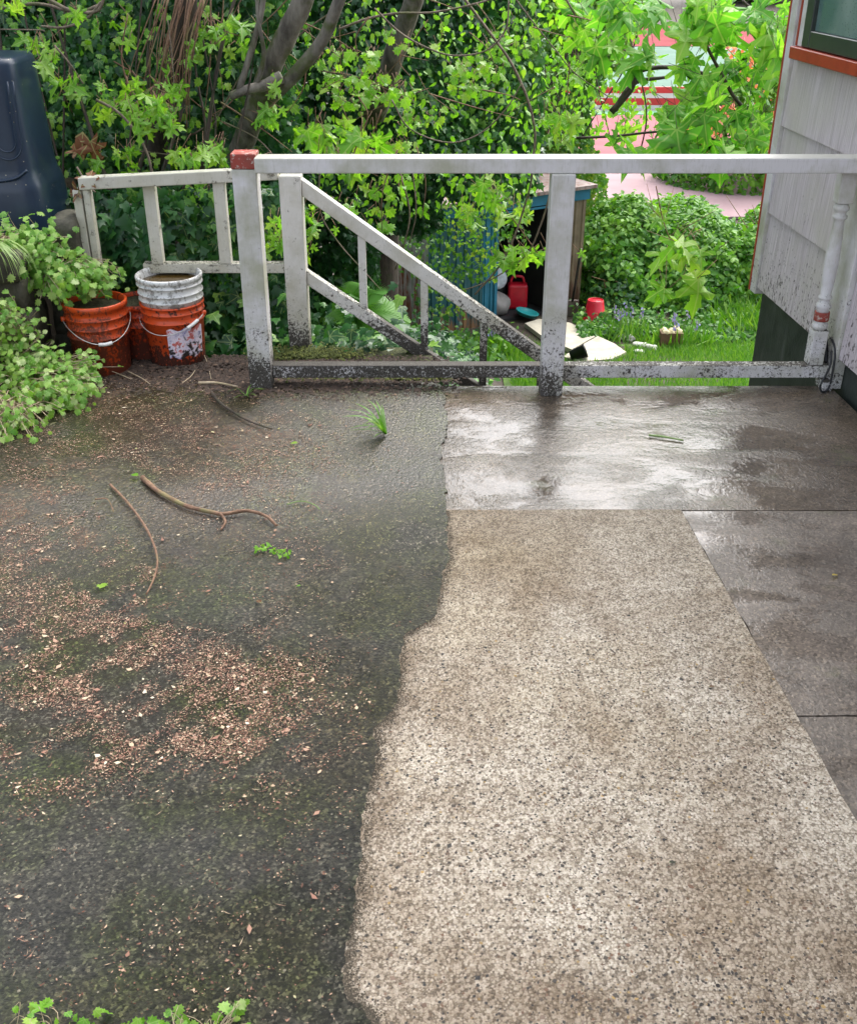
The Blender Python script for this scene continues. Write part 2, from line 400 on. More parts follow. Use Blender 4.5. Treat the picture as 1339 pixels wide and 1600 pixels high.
MAT['graytwig'] = bark('grey brown branch', (.07, .05, .035), (.24, .19, .14), (.10, .11, .04), 40)
MAT['paletwig'] = bark('pale dry twig', (.28, .21, .13), (.50, .41, .28), (.34, .28, .16), 40)
MAT['greenstem'] = simple('green stem', (.16, .26, .06), .5, .25, 40)
MAT['stone'] = simple('mossy block stone', (.075, .070, .050), .8, .5, 14, bump=.8)
MAT['black'] = simple('black plastic', (.012, .013, .015), .35, .2, 20)
MAT['wire'] = simple('zinc wire', (.55, .55, .53), .4, .2, 60, metal=.7)
MAT['grip'] = simple('white plastic grip', (.72, .72, .70), .45, .1, 40)

# ------------------------------------------------------------------ leaf shapes
def outline(kind):
    if kind == 'ivy':
        a = [(0, 0), (.30, -.10), (.46, .12), (.30, .28), (.42, .55), (.18, .55), (0, 1.0)]
    elif kind == 'ivylow':
        a = [(0, 0), (.45, .15), (.22, .5), (0, 1.0)]
    elif kind == 'maple':
        a = [(0, .06), (.18, -.06), (.42, -.16), (.36, .04), (.22, .17), (.46, .27), (.68, .36), (.60, .50), (.44, .50), (.18, .40), (.20, .62), (.31, .78), (.13, .82), (0, 1.06)]
    elif kind == 'oval':
        a = [(0, 0), (.24, .22), (.28, .55), (0, 1.0)]
    elif kind == 'diamond':
        a = [(0, 0), (.30, .45), (0, 1.0)]
    elif kind == 'geran':
        a = [(0, 0), (.24, -.10), (.30, .08), (.50, .10), (.40, .30), (.56, .48), (.36, .54), (.34, .78), (.16, .70), (0, .96)]
    elif kind == 'blade':
        a = [(0, 0), (.035, .0), (.045, .45), (0, 1.0)]
    pts = a + [(-x, y) for x, y in reversed(a[1:-1])]
    return pts
def leafgeo(kind, fold=.25, droop=.25, seed=0):
    pts = outline(kind); rr = random.Random(seed)
    mid = (0, .42 if kind != 'blade' else .5)
    P3 = [(x, y, 0) for x, y in pts] + [(mid[0], mid[1], 0)]
    V = []
    for i, (x, y, _) in enumerate(P3):
        x2 = x * (1 + rr.uniform(-.1, .1)); y2 = y * (1 + rr.uniform(-.05, .05))
        V.append((x2, y2, abs(x2) * fold * (1 if kind not in ('maple', 'ivy') else .6) - droop * y2 * y2 + (.05 * math.sin(9 * x2 + seed))))
    n = len(pts); c = n
    F = [(c, i, (i + 1) % n) for i in range(n)]
    if kind == 'diamond': V = V[:4]; F = [(0, 1, 2), (0, 2, 3)]
    if kind == 'blade': V = V[:6]; V = V; F = [(0, 1, 2), (0, 2, 4), (0, 4, 5), (2, 3, 4)]
    return np.array(V, float), np.array(F, int)
GEO = {k: [leafgeo(k, f, d, s) for s, (f, d) in enumerate([(.2, .15), (.35, .45), (-.15, .3)] if k != 'maple' else [(.55, .35), (1.0, .75), (-.5, .55)])] for k in ('ivy', 'ivylow', 'maple', 'oval', 'diamond', 'geran', 'blade')}

def frames(nrm, tip):
    nrm = nrm / np.linalg.norm(nrm, axis=1, keepdims=True)
    tip = tip - (tip * nrm).sum(1, keepdims=True) * nrm
    tip /= (np.linalg.norm(tip, axis=1, keepdims=True) + 1e-9)
    x = np.cross(tip, nrm); return np.stack([x, tip, nrm], axis=2)      # columns

def leaves_mesh(name, kind, pos, nrm, tip, size, v):
    Fm = frames(nrm, tip); n = len(pos); idx = rng.integers(0, 3, n); Vs = []; Fs = []; As = []; off = 0
    for q in range(3):
        s = np.where(idx == q)[0]
        if not len(s): continue
        gv, gf = GEO[kind][q]
        W3 = np.einsum('nij,kj->nki', Fm[s], gv) * size[s][:, None, None] + pos[s][:, None, :]
        K = len(gv); Vs.append(W3.reshape(-1, 3)); Fs.append((gf[None] + (np.arange(len(s)) * K)[:, None, None]).reshape(-1, 3) + off)
        As.append(np.repeat(v[s], K)); off += len(s) * K
    return fast_mesh(name, np.concatenate(Vs), np.concatenate(Fs), np.concatenate(As))

_single = {}
def single(kind, q, mat):
    key = (kind, q, mat.name)
    if key not in _single:
        gv, gf = GEO[kind][q]; me = fast_mesh('leaf', gv, gf); me.materials.append(mat); _single[key] = me
    return _single[key]

def foliage(parent, kind, mats, pos, nrm, tip, size, v, singles=0, name='foliage', lname='leaf'):
    pos, nrm, tip, size, v = [np.asarray(a, float) for a in (pos, nrm, tip, size, v)]
    base = np.array(parent.location)
    if singles:
        d = pos - np.array([0, 0, EYE]); zc = d[:, 1] * math.cos(PITCH) - d[:, 2] * math.sin(PITCH)
        xc = d[:, 0] / zc; yc = (d[:, 1] * math.sin(PITCH) + d[:, 2] * math.cos(PITCH)) / zc
        inside = (np.abs(xc) < .41) & (np.abs(yc) < .49) & (zc > 0)
        score = np.where(inside, size / zc, -1); order = np.argsort(-score)
        if len(pos) <= singles: pick = np.arange(len(pos))
        else: pick = order[:singles]
        Fm = frames(nrm[pick], tip[pick])
        for j, i in enumerate(pick):
            o = bpy.data.objects.new(lname, single(kind, int(rng.integers(0, 3)), mats[1])); COL.objects.link(o); o.parent = parent
            m = Matrix([[*(Fm[j][r] * size[i]), pos[i][r] - base[r]] for r in range(3)] + [[0, 0, 0, 1]]); o.matrix_local = m
        keep = np.ones(len(pos), bool); keep[pick] = False
        pos, nrm, tip, size, v = pos[keep], nrm[keep], tip[keep], size[keep], v[keep]
    if len(pos):
        me = leaves_mesh(name, kind, pos - base, nrm, tip, size, v); me.materials.append(mats[0])
        o = bpy.data.objects.new(name, me); COL.objects.link(o); o.parent = parent; o['kind'] = 'stuff'
        return o

def sinnoise(seed, f0=1.0, n=6):
    r = random.Random(seed); k = [(r.uniform(-1, 1) * f0, r.uniform(-1, 1) * f0, r.uniform(0, 6.3), r.uniform(.4, 1)) for _ in range(n)]
    s = sum(a[3] for a in k)
    return lambda x, y: sum(w * np.sin(a * x + b * y + c) for a, b, c, w in k) / s

# ================================================================== THE GROUND
PS = 4.02                                                     # far edge of the pavement
def terrain_z(x, y):
    def ss(a, b, t):
        t = np.clip((t - a) / (b - a), 0, 1); return t * t * (3 - 2 * t)
    right = np.where(y < 5.2, -0.06 - 3.04 * ss(4.05, 4.5, y), -3.1)
    mid = np.maximum(-3.1, -.06 - .345 * np.maximum(0, y - 4.35))
    left = -.06 + .50 * np.maximum(0, y - 4.6); left = np.minimum(left, 3.0)
    z = mid + (right - mid) * ss(-.05, .75, x - 0.02 * (y - 4))
    z = z + (left - z) * ss(-1.0, -2.6, x + .16 * (y - 4.5))
    flat = np.full_like(x, -.06)
    bed = flat + .56 * ss(-1.66, -1.70, x) * ss(3.55, 3.75, y)
    z = np.where(y < 4.05, bed, z)
    z = np.where((y >= 4.05) & (x < -1.68) & (y < 5.6), np.maximum(z, .50), z)
    nz = sinnoise(3, 3.0)(x, y) * .05
    z = z + np.where((y > 5.0), nz, 0)
    z = np.where(y > 19, -3.1, z); z = np.where((y > 17) & (y <= 19), z + (-3.1 - z) * (y - 17) / 2, z)
    return z
gx = np.unique(np.concatenate([np.linspace(-200, -8, 14), np.linspace(-8, 8, 130), np.linspace(8, 200, 14)]))
gy = np.unique(np.concatenate([np.linspace(-60, 3, 10), np.linspace(3, 6, 80), np.linspace(6, 20, 80), np.linspace(20, 260, 24)]))
X, Y = np.meshgrid(gx, gy); Z = terrain_z(X, Y)
V = np.stack([X.ravel(), Y.ravel(), Z.ravel()], 1); nx = len(gx); ny = len(gy)
ii = np.arange((nx) * (ny)).reshape(ny, nx)
F = np.stack([ii[:-1, :-1].ravel(), ii[:-1, 1:].ravel(), ii[1:, 1:].ravel(), ii[1:, :-1].ravel()], 1)
me = fast_mesh('ground', V, F, smooth=True); me.materials.append(MAT['soil']); o = bpy.data.objects.new('ground', me); COL.objects.link(o); tag(o, kind='structure')

def slab(name, pts, z0, z1, mat, parent=None, jag=0.0, step=.02, seed=1, bevel=0):
    """polygon prism; edges flagged True are made ragged"""
    r = random.Random(seed); out = []
    n = len(pts)
    for i in range(n):
        a = pts[i]; b = pts[(i + 1) % n]; out.append((a[0], a[1]))
        if len(a) > 2 and a[2]:
            d = math.hypot(b[0] - a[0], b[1] - a[1]); m = max(1, int(d / step)); nx_, ny_ = (b[1] - a[1]) / d, -(b[0] - a[0]) / d
            w = 0
            for k in range(1, m):
                w = w * .82 + r.gauss(0, 1) * a[2]; t = k / m; fade = min(1, 4 * t, 4 * (1 - t))
                out.append((a[0] + (b[0] - a[0]) * t + nx_ * w * fade, a[1] + (b[1] - a[1]) * t + ny_ * w * fade))
    me = bpy.data.meshes.new(name); bm = bmesh.new()
    top = [bm.verts.new((x, y, z1)) for x, y in out]; bot = [bm.verts.new((x, y, z0)) for x, y in out]
    f = bm.faces.new(top); m = len(out)
    for i in range(m): bm.faces.new((top[i], bot[i], bot[(i + 1) % m], top[(i + 1) % m]))
    bmesh.ops.recalc_face_normals(bm, faces=bm.faces)
    bmesh.ops.triangulate(bm, faces=[f]); bm.to_mesh(me); bm.free()
    o = link(name, me, mat, parent); return o
def wx(y): return 1.648 - .058 * (y - 3.77)                       # plane of the house wall
pv = slab('pavement', [(-.6, -3), (wx(-3), -3), (wx(4.05), 4.015), (-.6, 4.015)], -.055, -.018, MAT['bed']); tag(pv, kind='structure')
lx = lambda y: .86 - .058 * (y - 1.95)                             # joint between light and dark concrete
g = .002
slab('slab', [(-.5, 2.9615), (wx(2.9615) - .01, 2.9615), (wx(4.02) - .01, 4.02), (-.5, 4.02)], -.016, -.001, MAT['wet1'], pv, seed=3)
slab('slab', [(-.5, -2.5), (lx(-2.5) - g, -2.5, .0012), (lx(2.9585) - g, 2.9585, .0008), (-.5, 2.9585)], -.016, .003, MAT['conc'], pv, seed=4)
slab('slab', [(lx(1.9535) + g, 1.9535, .001), (wx(1.9535) - .01, 1.9535), (wx(2.9585) - .01, 2.9585, .001), (lx(2.9585) + g, 2.9585, .0008)], -.016, -.003, MAT['wet2'], pv, seed=5)
slab('slab', [(lx(-2.5) + g, -2.5), (wx(-2.5) - .01, -2.5), (wx(1.9495) - .01, 1.9495, .001), (lx(1.9495) + g, 1.9495, .0015)], -.016, -.004, MAT['wet2'], pv, seed=6)
bd = [(690, 602), (700, 660), (690, 700), (697, 797), (700, 840), (703, 872), (690, 905), (684, 940), (674, 966), (650, 980), (630, 994), (626, 1040), (621, 1090), (606, 1116), (584, 1136), (588, 1160), (586, 1200), (572, 1240), (566, 1340), (556, 1400), (546, 1450), (540, 1500), (537, 1540), (545, 1563), (568, 1578), (580, 1600), (600, 1640)]
bpts = [P(u, v, z=.006) for u, v in bd]
poly = [(p.x, p.y, .0026) for p in bpts] + [(-.05, -2.5), (-4, -2.5), (-4, 3.72, .01), (-1.62, 3.72, .01), (-1.60, 4.30, .01), (-.62, 4.34, .006), (-.45, 4.12, .008), (.04, 4.05, .004)]
asp = slab('asphalt_driveway', poly, -.05, .0045, MAT['asph'], seed=9, step=.0055); tag(asp, kind='structure')

# far things of the ground: pink court, white and green bands
def patch(name, pts, z, col, rough=.7, var=.12):
    v = [P(u, w, z=z) for u, w in pts]
    o = pyd(name, [(p.x, p.y, z) for p in v] + [(p.x, p.y, z - .05) for p in v], [tuple(range(len(v)))] + [(i, i + len(v), (i + 1) % len(v) + len(v), (i + 1) % len(v)) for i in range(len(v))],
            simple(name, col, 1.0, var, 1.2, spec=.03)); tag(o, kind='structure'); return o
patch('pale_path', [(700, 338), (1330, 338), (1330, 268), (700, 268)], -3.04, (.32, .23, .24))
patch('pink_court', [(600, 268), (1450, 268), (1450, 179), (600, 179)], -3.03, (.31, .13, .14))
patch('court_verge', [(600, 178), (1450, 178), (1450, 172), (600, 172)], -3.03, (.2, .4, .25))
patch('pale_green_court', [(600, 147), (1450, 147), (1450, 72), (600, 72)], -3.03, (.15, .22, .18))
patch('far_pink_court', [(600, 71), (1450, 71), (1450, 38), (600, 38)], -3.03, (.25, .07, .075))
t = thing('striped_barrier', 'low red barrier with two white stripes across the far side of the pink court', 'barrier', P(980, 172, z=-3.03))
yb = P(980, 171, z=-3.03).y
for i, (a, b, m) in enumerate([(0, .14, 'w'), (.14, .34, 'r'), (.34, .48, 'w'), (.48, .66, 'r')]):
    mm = MAT.setdefault('bar' + m, simple('barrier ' + m, (.75, .72, .70) if m == 'w' else (.60, .04, .04), .5, .1, 3))
    box('board', (2.0, yb - .02, -3.03 + a), (26, yb + .04, -3.03 + b - .006), mm, t, 0)

# lawn + concrete path slabs in the garden
lawn = pyd('lawn', [(x, y, terrain_z(np.array(x, float), np.array(y, float)) + .012) for x, y in [(.9, 10.5), (6, 10.5), (6, 14.4), (4.6, 14.4), (3.0, 13.3), (1.6, 13.2), (.9, 13.0)]],
           [tuple(range(7))], simple('lawn soil', (.06, .12, .015), .9, .4, 5)); tag(lawn, kind='structure')
pa = [(820, 508), (842, 501), (890, 507), (932, 527), (893, 549), (852, 532)]
pb = [(934, 528), (960, 540), (978, 553), (955, 564), (905, 568), (880, 560), (895, 550)]
path = thing('garden_path', None, None); path['kind'] = 'structure'
MAT['pathc'] = simple('pale garden concrete', (.44, .41, .33), .9, .22, 6, bump=.3, spec=.1)
for q, tilt in ((pa, .07), (pb, .05)):
    v = [P(u, w, z=-3.06) for u, w in q]; n = len(v)
    vv = [(p.x, p.y, -3.03) for p in v] + [(p.x, p.y, -3.09) for p in v]
    o = pyd('slab', vv, [tuple(range(n))[::-1]] + [(i, i + n, (i + 1) % n + n, (i + 1) % n) for i in range(n)], MAT['pathc'], path)

# ================================================================== THE HOUSE
house = thing('house', 'pale grooved wood sided house wall with red trimmed window on the right', 'house', (1.65, 3.5, 0))
NW = Vector((-1, -.058, 0)).normalized()
def wbox(name, y0, y1, z0, z1, o0, o1, mat, parent, bevel=.002, o1b=None):
    """box on the house wall; o0/o1 inner and outer offset, o1b outer offset at the foot"""
    o1b = o1 if o1b is None else o1b
    def q(y, z, o): b = Vector((wx(y), y, z)); return b + NW * o
    v = [q(y0, z0, o0), q(y1, z0, o0), q(y1, z0, o1b), q(y0, z0, o1b), q(y0, z1, o0), q(y1, z1, o0), q(y1, z1, o1), q(y0, z1, o1)]
    o = pyd(name, v, [(0, 1, 2, 3), (4, 7, 6, 5), (0, 4, 5, 1), (1, 5, 6, 2), (2, 6, 7, 3), (3, 7, 4, 0)], mat, parent)
    if bevel: bev(o.data, bevel, 1)
    return o
wbox('foundation', -3, 4.965, -3.2, .16, -.25, -.022, MAT['found'], house, 0)
wbox('wall', -3, 4.98, .15, 3.0, -.25, -.006, MAT['found'], house, 0)
# rear wall
box('rear_wall', (1.84, 4.72, .14), (8.0, 4.97, 3.0), MAT['siding'], house, 0)
box('rear_foundation', (1.84, 4.74, -3.2), (8.0, 4.95, .138), MAT['found'], house, 0)
zc = [.132, .482, .862, 1.172, 1.53, 1.89, 2.25, 2.61, 2.97]
for i in range(len(zc) - 1):
    segs = [(4.125, 4.945)] + [(3.972 - 1.2 * k - 1.196, 3.972 - 1.2 * k) for k in range(5)]
    if 3 <= i <= 5: segs = [(4.895, 4.945)] + [(3.64 - 1.2 * k - 1.196, 3.64 - 1.2 * k) for k in range(5)]
    for a, b in segs:
        wbox('siding_panel', a, b, zc[i] + .001, zc[i + 1] + .012, -.004, .004, MAT['siding'], house, .0008, o1b=.017)
wbox('corner_board', 4.948, 5.018, .10, 3.0, -.20, .024, MAT['paint'], house, .002)
wbox('edge_trim', 5.0185, 5.032, .10, 3.0, -.20, .027, MAT['trimred'], house, .001)
wbox('trim_board', 3.976, 4.121, .002, 1.17, -.02, .028, MAT['paint'], house, .003)
win = wbox('window', 3.70, 4.82, 1.196, 2.25, -.20, .012, MAT['found'], house, .0)
MAT['wframe'] = simple('dark green window frame', (.035, .045, .040), .35, .2, 20)
win.data.materials.clear(); win.data.materials.append(MAT['wframe'])
bm = bmesh.new(); bm.from_mesh(win.data)          # hollow: delete the outer face, replaced by frame pieces
bm.to_mesh(win.data); bm.free()
for a, b, c, d in ((4.74, 4.818, 1.198, 2.25), (3.70, 3.78, 1.198, 2.25), (3.782, 4.738, 1.198, 1.262), (3.782, 4.738, 2.19, 2.25)):
    wbox('frame', a, b, c, d, .0125, .034, MAT['wframe'], win, .003)
def glass():
    k = M('window glass with rain'); f = k.noise(1, 3, co=k.mapc((4, 4, 4))); v = k.vor(90)
    c = k.mix(k.range(f, .3, .7), (.09, .17, .16), (.26, .34, .32)); c = k.mix(k.math('LESS_THAN', v.outputs['Distance'], .16), c, (.03, .05, .05))
    k.bump(k.math('SUBTRACT', 1, v.outputs['Distance']), .12, .003); return k.fin(c, .08, spec=.8)
MAT['glass'] = glass()
wbox('pane', 3.783, 4.737, 1.263, 2.189, .0130, .0165, MAT['glass'], win, 0)
wbox('window_casing', 4.8225, 4.872, 1.196, 2.3, -.01, .030, MAT['paint'], house, .002)
wbox('casing_edge', 4.8735, 4.888, 1.196, 2.3, -.01, .033, MAT['trimred'], house, .001)
wbox('sill', 3.62, 4.893, 1.146, 1.194, -.004, .052, MAT['trimred'], house, .003)
wbox('roof_eave', -3, 5.3, 3.0, 3.12, -.3, .35, MAT['paint'], house, .003)

# ================================================================== FENCE
fence = thing('porch_railing', 'long white mud spattered wooden railing along the pavement edge with a red capped post', 'railing', (0.45, 4.0, 0))
pst = box('post', (-.715, 3.975, -.02), (-.626, 4.064, .857), MAT['paint'], fence)
cap = box('cap', (-.7165, 3.9735, .8575), (-.6245, 4.0655, .912), MAT['redpaint'], pst)
box('post', (.443, 3.914, -.002), (.529, 4.0, .8515), MAT['paint'], fence)
box('top_rail', (-.6235, 3.925, .852), (1.60, 4.015, .905), MAT['paint'], fence)
box('bottom_rail', (-.625, 4.002, .040), (1.606, 4.056, .093), MAT['paint'], fence)
box('foot_block', (1.575, 3.962, -.001), (1.612, 4.055, .0385), MAT['paint'], fence, .003)
bx0, by0 = 1.545, 4.03
def bal_prof():
    return [(.0, .232), (.024, .232), (.030, .238), (.031, .250), (.022, .262), (.027, .270), (.0295, .276)]
balu = lathe('turned_baluster', [(.022, .2365), (.030, .244), (.031, .256), (.022, .266), (.024, .272)], MAT['paint'], fence, 20, (bx0, by0, 0))
lathe('red_band', [(.0, .2725), (.0285, .2725), (.029, .277), (.029, .304), (.0285, .3075), (.0, .3075)], MAT['redpaint'], balu, 20, (bx0, by0, 0))
lathe('turned_shaft', [(.0, .308), (.024, .308), (.022, .316), (.028, .324), (.030, .336), (.022, .348), (.019, .356), (.026, .362), (.026, .368), (.020, .376), (.024, .42), (.0265, .47), (.0265, .53), (.024, .60), (.019, .66),
        (.022, .666), (.027, .672), (.027, .680), (.021, .686), (.021, .694), (.028, .700), (.030, .710), (.026, .718), (.024, .727), (0, .727)], MAT['paint'], balu, 20, (bx0, by0, 0))
box('lower_block', (bx0 - .030, by0 - .030, .0935), (bx0 + .030, by0 + .030, .2365), MAT['paint'], balu, .005)
box('upper_block', (bx0 - .030, by0 - .030, .7270), (bx0 + .030, by0 + .030, .8515), MAT['paint'], balu, .005)

# strap
tb = Tubes()
p0 = [(1.598, 4.03, .20), (1.606, 3.99, .17), (1.603, 3.965, .12), (1.60, 3.955, .07), (1.597, 3.95, .03), (1.585, 3.945, .008), (1.566, 3.945, .006), (1.560, 3.95, .03), (1.575, 3.955, .07), (1.588, 3.96, .115), (1.594, 3.99, .16)]
tb.add(p0, .0045, n=7, sub=5); tb.add([(1.580, 4.052, .20), (1.594, 4.05, .14), (1.597, 4.03, .095)], .012, .008, n=7)
o = tb.build('strap', MAT['black']); tag(o, 'black cord loop hanging from the foot of the turned baluster', 'cord')

stair = thing('stair_railing', 'weathered white stair handrail running down to the right behind the railing', 'railing', (-.56, 4.44, 0))
box('newel_post', (-.605, 4.40, -.06), (-.516, 4.489, .752), MAT['stairpaint'], stair)
def diag(name, x0, z0, x1, z1, h, y0, y1, mat, par):
    return hexa(name, [(x0, y0, z0 - h), (x1, y0, z1 - h), (x1, y1, z1 - h), (x0, y1, z0 - h), (x0, y0, z0), (x1, y0, z1), (x1, y1, z1), (x0, y1, z0)], mat, par, .004)
diag('handrail', -.5155, .738, 1.45, .738 - 1.9655 * .722, .068, 4.415, 4.465, MAT['stairpaint'], stair)
diag('lower_rail', -.5155, .362, 1.45, .362 - 1.9655 * .70, .062, 4.415, 4.460, MAT['stairpaint'], stair)
for xb in (-.279, -.018, .241, .50, .76, 1.02):
    zt = .738 - (xb + .5155) * .722 - .068; zb = .362 - (xb + .5155) * .70
    box('baluster', (xb - .016, 4.424, zb - .008), (xb + .016, 4.456, zt + .006), MAT['stairpaint'], stair, .002)

land = thing('landing_railing', 'short greyed wooden railing behind the buckets, left of the red capped post', 'railing', (-1.1, 4.44, 0))
hexa('top_rail', [(-1.40, 4.35, .706), (-.6075, 4.405, .735), (-.6075, 4.46, .735), (-1.40, 4.405, .706), (-1.40, 4.35, .754), (-.6075, 4.405, .783), (-.6075, 4.46, .783), (-1.40, 4.405, .754)], MAT['oldpaint'], land, .004)
box('bottom_rail', (-1.20, 4.41, .352), (-.6065, 4.46, .392), MAT['oldpaint'], land, .003)
for xa in (-1.136, -.851): box('baluster', (xa - .024, 4.405, .3925), (xa + .024, 4.45, .716 if xa < -1 else .727), MAT['oldpaint'], land, .003)
box('end_post', (-1.432, 4.36, .0), (-1.398, 4.41, .705), MAT['oldpaint'], land, .003)
box('end_post', (-1.393, 4.365, .0), (-1.365, 4.41, .706), MAT['oldpaint'], land, .003)

# ================================================================== BUCKETS
def dirty(name, base, dirt, amt=.55, lo=0, hi=.3, pale=None, side=0):
    k = M(name); z = k.sep('z'); h = k.range(z, lo, hi, .27, .52)
    f = k.noise(1, 4, .65, co=k.mapc((70, 70, 55))); b = k.noise(9, 5)
    h = k.math('ADD', h, k.math('MULTIPLY', k.math('SUBTRACT', b, .5), -.5))
    if side: h = k.math('ADD', h, k.range(k.sep('x'), -.02, .12, .05, -.16))
    m = k.math('MULTIPLY', k.math('SUBTRACT', f, h), 12, clamp=True)
    c = k.mix(k.range(b, .4, .7, 0, .35), base, [q * .6 for q in base])
    c = k.mix(k.math('MULTIPLY', m, amt), c, dirt)
    k.bump(m, .4, .003); return k.fin(c, k.range(m, 0, 1, .32, .7))
def bucket(name, label, loc, rt, rb, h, mat, ribs, fill=None, fillz=.8, bail=None, group='plastic buckets by the red capped post', open_bottom=False, rimh=.022):
    t = thing(name, label, 'bucket', loc, group)
    R_ = lambda z: rb + (rt - rb) * z / h
    prof = [(0, .001), (rb - .006, .001), (rb, .008)]
    zs = []
    for zr in sorted(ribs):
        r = R_(zr * h); prof += [(r, zr * h - .006), (r + .007, zr * h - .004), (r + .007, zr * h), (r, zr * h + .002)]
    prof += [(rt, h - rimh), (rt + .006, h - rimh + .002), (rt + .007, h - .004), (rt + .002, h), (rt - .003, h - .002), (rt - .006, h - .02), (R_(.3 * h) - .006, .3 * h), (0, .3 * h)]
    b = lathe('body', prof, mat, t, 56, loc)
    if fill: 
        r = R_(h * fillz) - .0065
        k = 22; n = 7; v = []; f = []
        for i in range(n + 1):
            for j in range(k):
                a = 2 * math.pi * j / k; rr = r * i / n
                v.append((loc[0] + rr * math.cos(a), loc[1] + rr * math.sin(a), loc[2] + h * fillz + (random.uniform(-.004, .004) if fill[1] and i < n else 0)))
        for i in range(n):
            for j in range(k): f.append((i * k + j, i * k + (j + 1) % k, (i + 1) * k + (j + 1) % k, (i + 1) * k + j))
        pyd('contents', v, f, fill[0], t, smooth=True)
    if bail:
        z0, drop, rot, gr = bail; pts = []
        r0 = R_(z0) + .010
        for i in range(17):
            a = math.pi * i / 16; ang = math.pi + a + rot
            zz = z0 - drop * math.sin(a) ** 1.4; rr = R_(max(0, zz)) + .013 + .006 * math.sin(a)
            pts.append(Vector((loc[0] + rr * math.cos(ang), loc[1] + rr * math.sin(ang), loc[2] + zz)))
        tb = Tubes(); tb.add(pts, .0019, n=6, sub=3); w = tb.build('handle', MAT['wire'], t)
        tb = Tubes(); g0 = gr; q = pts[g0:g0 + 3]; tb.add(q, .0075, n=9, sub=4); gg = tb.build('grip', MAT['grip'], w)
        for s in (pts[0], pts[-1]):
            c = Vector((loc[0], loc[1], s.z)); d = (s - c).normalized()
            tb = Tubes(); tb.add([s - d * .014, s + d * .006], .011, n=10, sub=1); tb.build('ear', mat, t)
    return t
OR = (.62, .075, .012)
MAT['or1'] = dirty('orange plastic, dirty', OR, (.075, .03, .018), .80, .0, .34, side=1)
MAT['or2'] = dirty('orange plastic, cleaner', (.68, .085, .018), (.03, .018, .014), .92, -.02, .16, side=1)
MAT['or3'] = dirty('orange plastic, muddy', (.56, .06, .012), (.045, .022, .016), .85, -.02, .30, side=1)
MAT['wb'] = dirty('white plastic, dirty', (.78, .78, .76), (.10, .085, .06), .60, -.08, .10)
MAT['tea'] = simple('brown rain water', (.075, .045, .012), .04, .2, 8)
MAT['mulch'] = simple('wet mulch', (.05, .05, .022), .8, .7, 60, bump=1)
b1 = bucket('plastic_bucket', 'dirty orange bucket with white handle grip, nearest the leafy weeds', (-1.365, 4.215, .0), .124, .112, .300, MAT['or1'], (.55, .68, .81), (MAT['mulch'], 1), .90, (.235, .085, .45, 7), rimh=.026)
box('tab', (-1.352, 4.0885, .158), (-1.328, 4.0945, .190), MAT['or1'], b1, .002)
b2 = bucket('plastic_bucket', 'mud darkened orange bucket half hidden between the two bigger buckets', (-1.232, 4.405, .0), .112, .102, .245, MAT['or3'], (.62, .80), (MAT['mulch'], 1), .93, None)
b3 = bucket('plastic_bucket', 'bright orange bucket with torn paper label that holds the white bucket', (-1.076, 4.33, .0), .127, .115, .262, MAT['or2'], (.74, .88), None, .8, (.215, .062, -.18, 12), rimh=.010)
b4 = bucket('plastic_bucket', 'white bucket full of brown rain water, nested in the orange bucket', (-1.076, 4.33, .165), .130, .121, .212, MAT['wb'], (.55, .68, .84), (MAT['tea'], 0), .84, None)
# paper label wrapped on the third bucket
def labelmat():
    k = M('torn paper label'); v = k.noise(26, 6, .7); w = k.noise(48, 4, .6); z = k.sep('z')
    c = k.ramp(v, [(.36, (.10, .11, .36)), (.44, (.62, .55, .66)), (.54, (.80, .72, .80)), (.60, (.55, .08, .06)), (.7, (.62, .30, .28))], 'LINEAR')
    h = k.range(z, .02, .16, .36, .66); m = k.math('MULTIPLY', k.math('SUBTRACT', w, h), 14, clamp=True)
    c = k.mix(m, c, (.025, .02, .018)); return k.fin(c, .45)
lv = []; lf = []; na, nz = 18, 8
for j in range(nz + 1):
    for i in range(na + 1):
        a = R(-93 + 78 * i / na); zz = .045 + .125 * j / nz + .006 * math.sin(i * .9) * (j in (0, nz)); r = .115 + .012 * zz / .262 + .0016
        lv.append((-1.076 + r * math.cos(a), 4.33 + r * math.sin(a), zz))
for j in range(nz):
    for i in range(na): q = j * (na + 1) + i; lf.append((q, q + 1, q + na + 2, q + na + 1))
pyd('label', lv, lf, labelmat(), b3, smooth=True)

# ================================================================== COMPOST BIN, RETAINING STONES
MAT['bin'] = None
k = M('navy plastic'); c = k.mix(k.range(k.noise(12, 5), .4, .7), (.010, .022, .045), (.014, .030, .056))
v = k.vor(55); sepc = k.n('SeparateColor'); k.l(v.outputs['Color'], sepc.inputs[0])
c = k.mix(k.math('MULTIPLY', k.math('LESS_THAN', v.outputs['Distance'], .12), k.math('LESS_THAN', sepc.outputs[0], .2)), c, (.3, .28, .2))
c = k.mix(k.range(k.noise(6, 5), .55, .8, 0, .4), c, (.03, .045, .02)); k.bump(k.noise(160, 3), .12, .002); MAT['bin'] = k.fin(c, .30)
binx, biny, binz = -1.865, 4.66, .50
bt = thing('compost_bin', 'dark navy plastic bin with rounded arch grooves at the left edge', 'bin', (binx, biny, binz))
def superring(hx, hy, z, cy=0, n=48, e=5.0):
    out = []
    for i in range(n):
        a = 2 * math.pi * i / n; ca, sa = math.cos(a), math.sin(a)
        r = (abs(ca) ** e + abs(sa) ** e) ** (-1 / e); out.append((binx + hx * r * ca, biny + cy + hy * r * sa, binz + z))
    return out
rings = [(.278, .23, 0), (.276, .228, .05), (.268, .222, .17), (.262, .217, .20), (.252, .207, .225), (.246, .203, .26), (.232, .193, .60), (.230, .191, .655), (.226, .187, .672), (.214, .176, .682), (.10, .08, .688)]
v = []; f = []
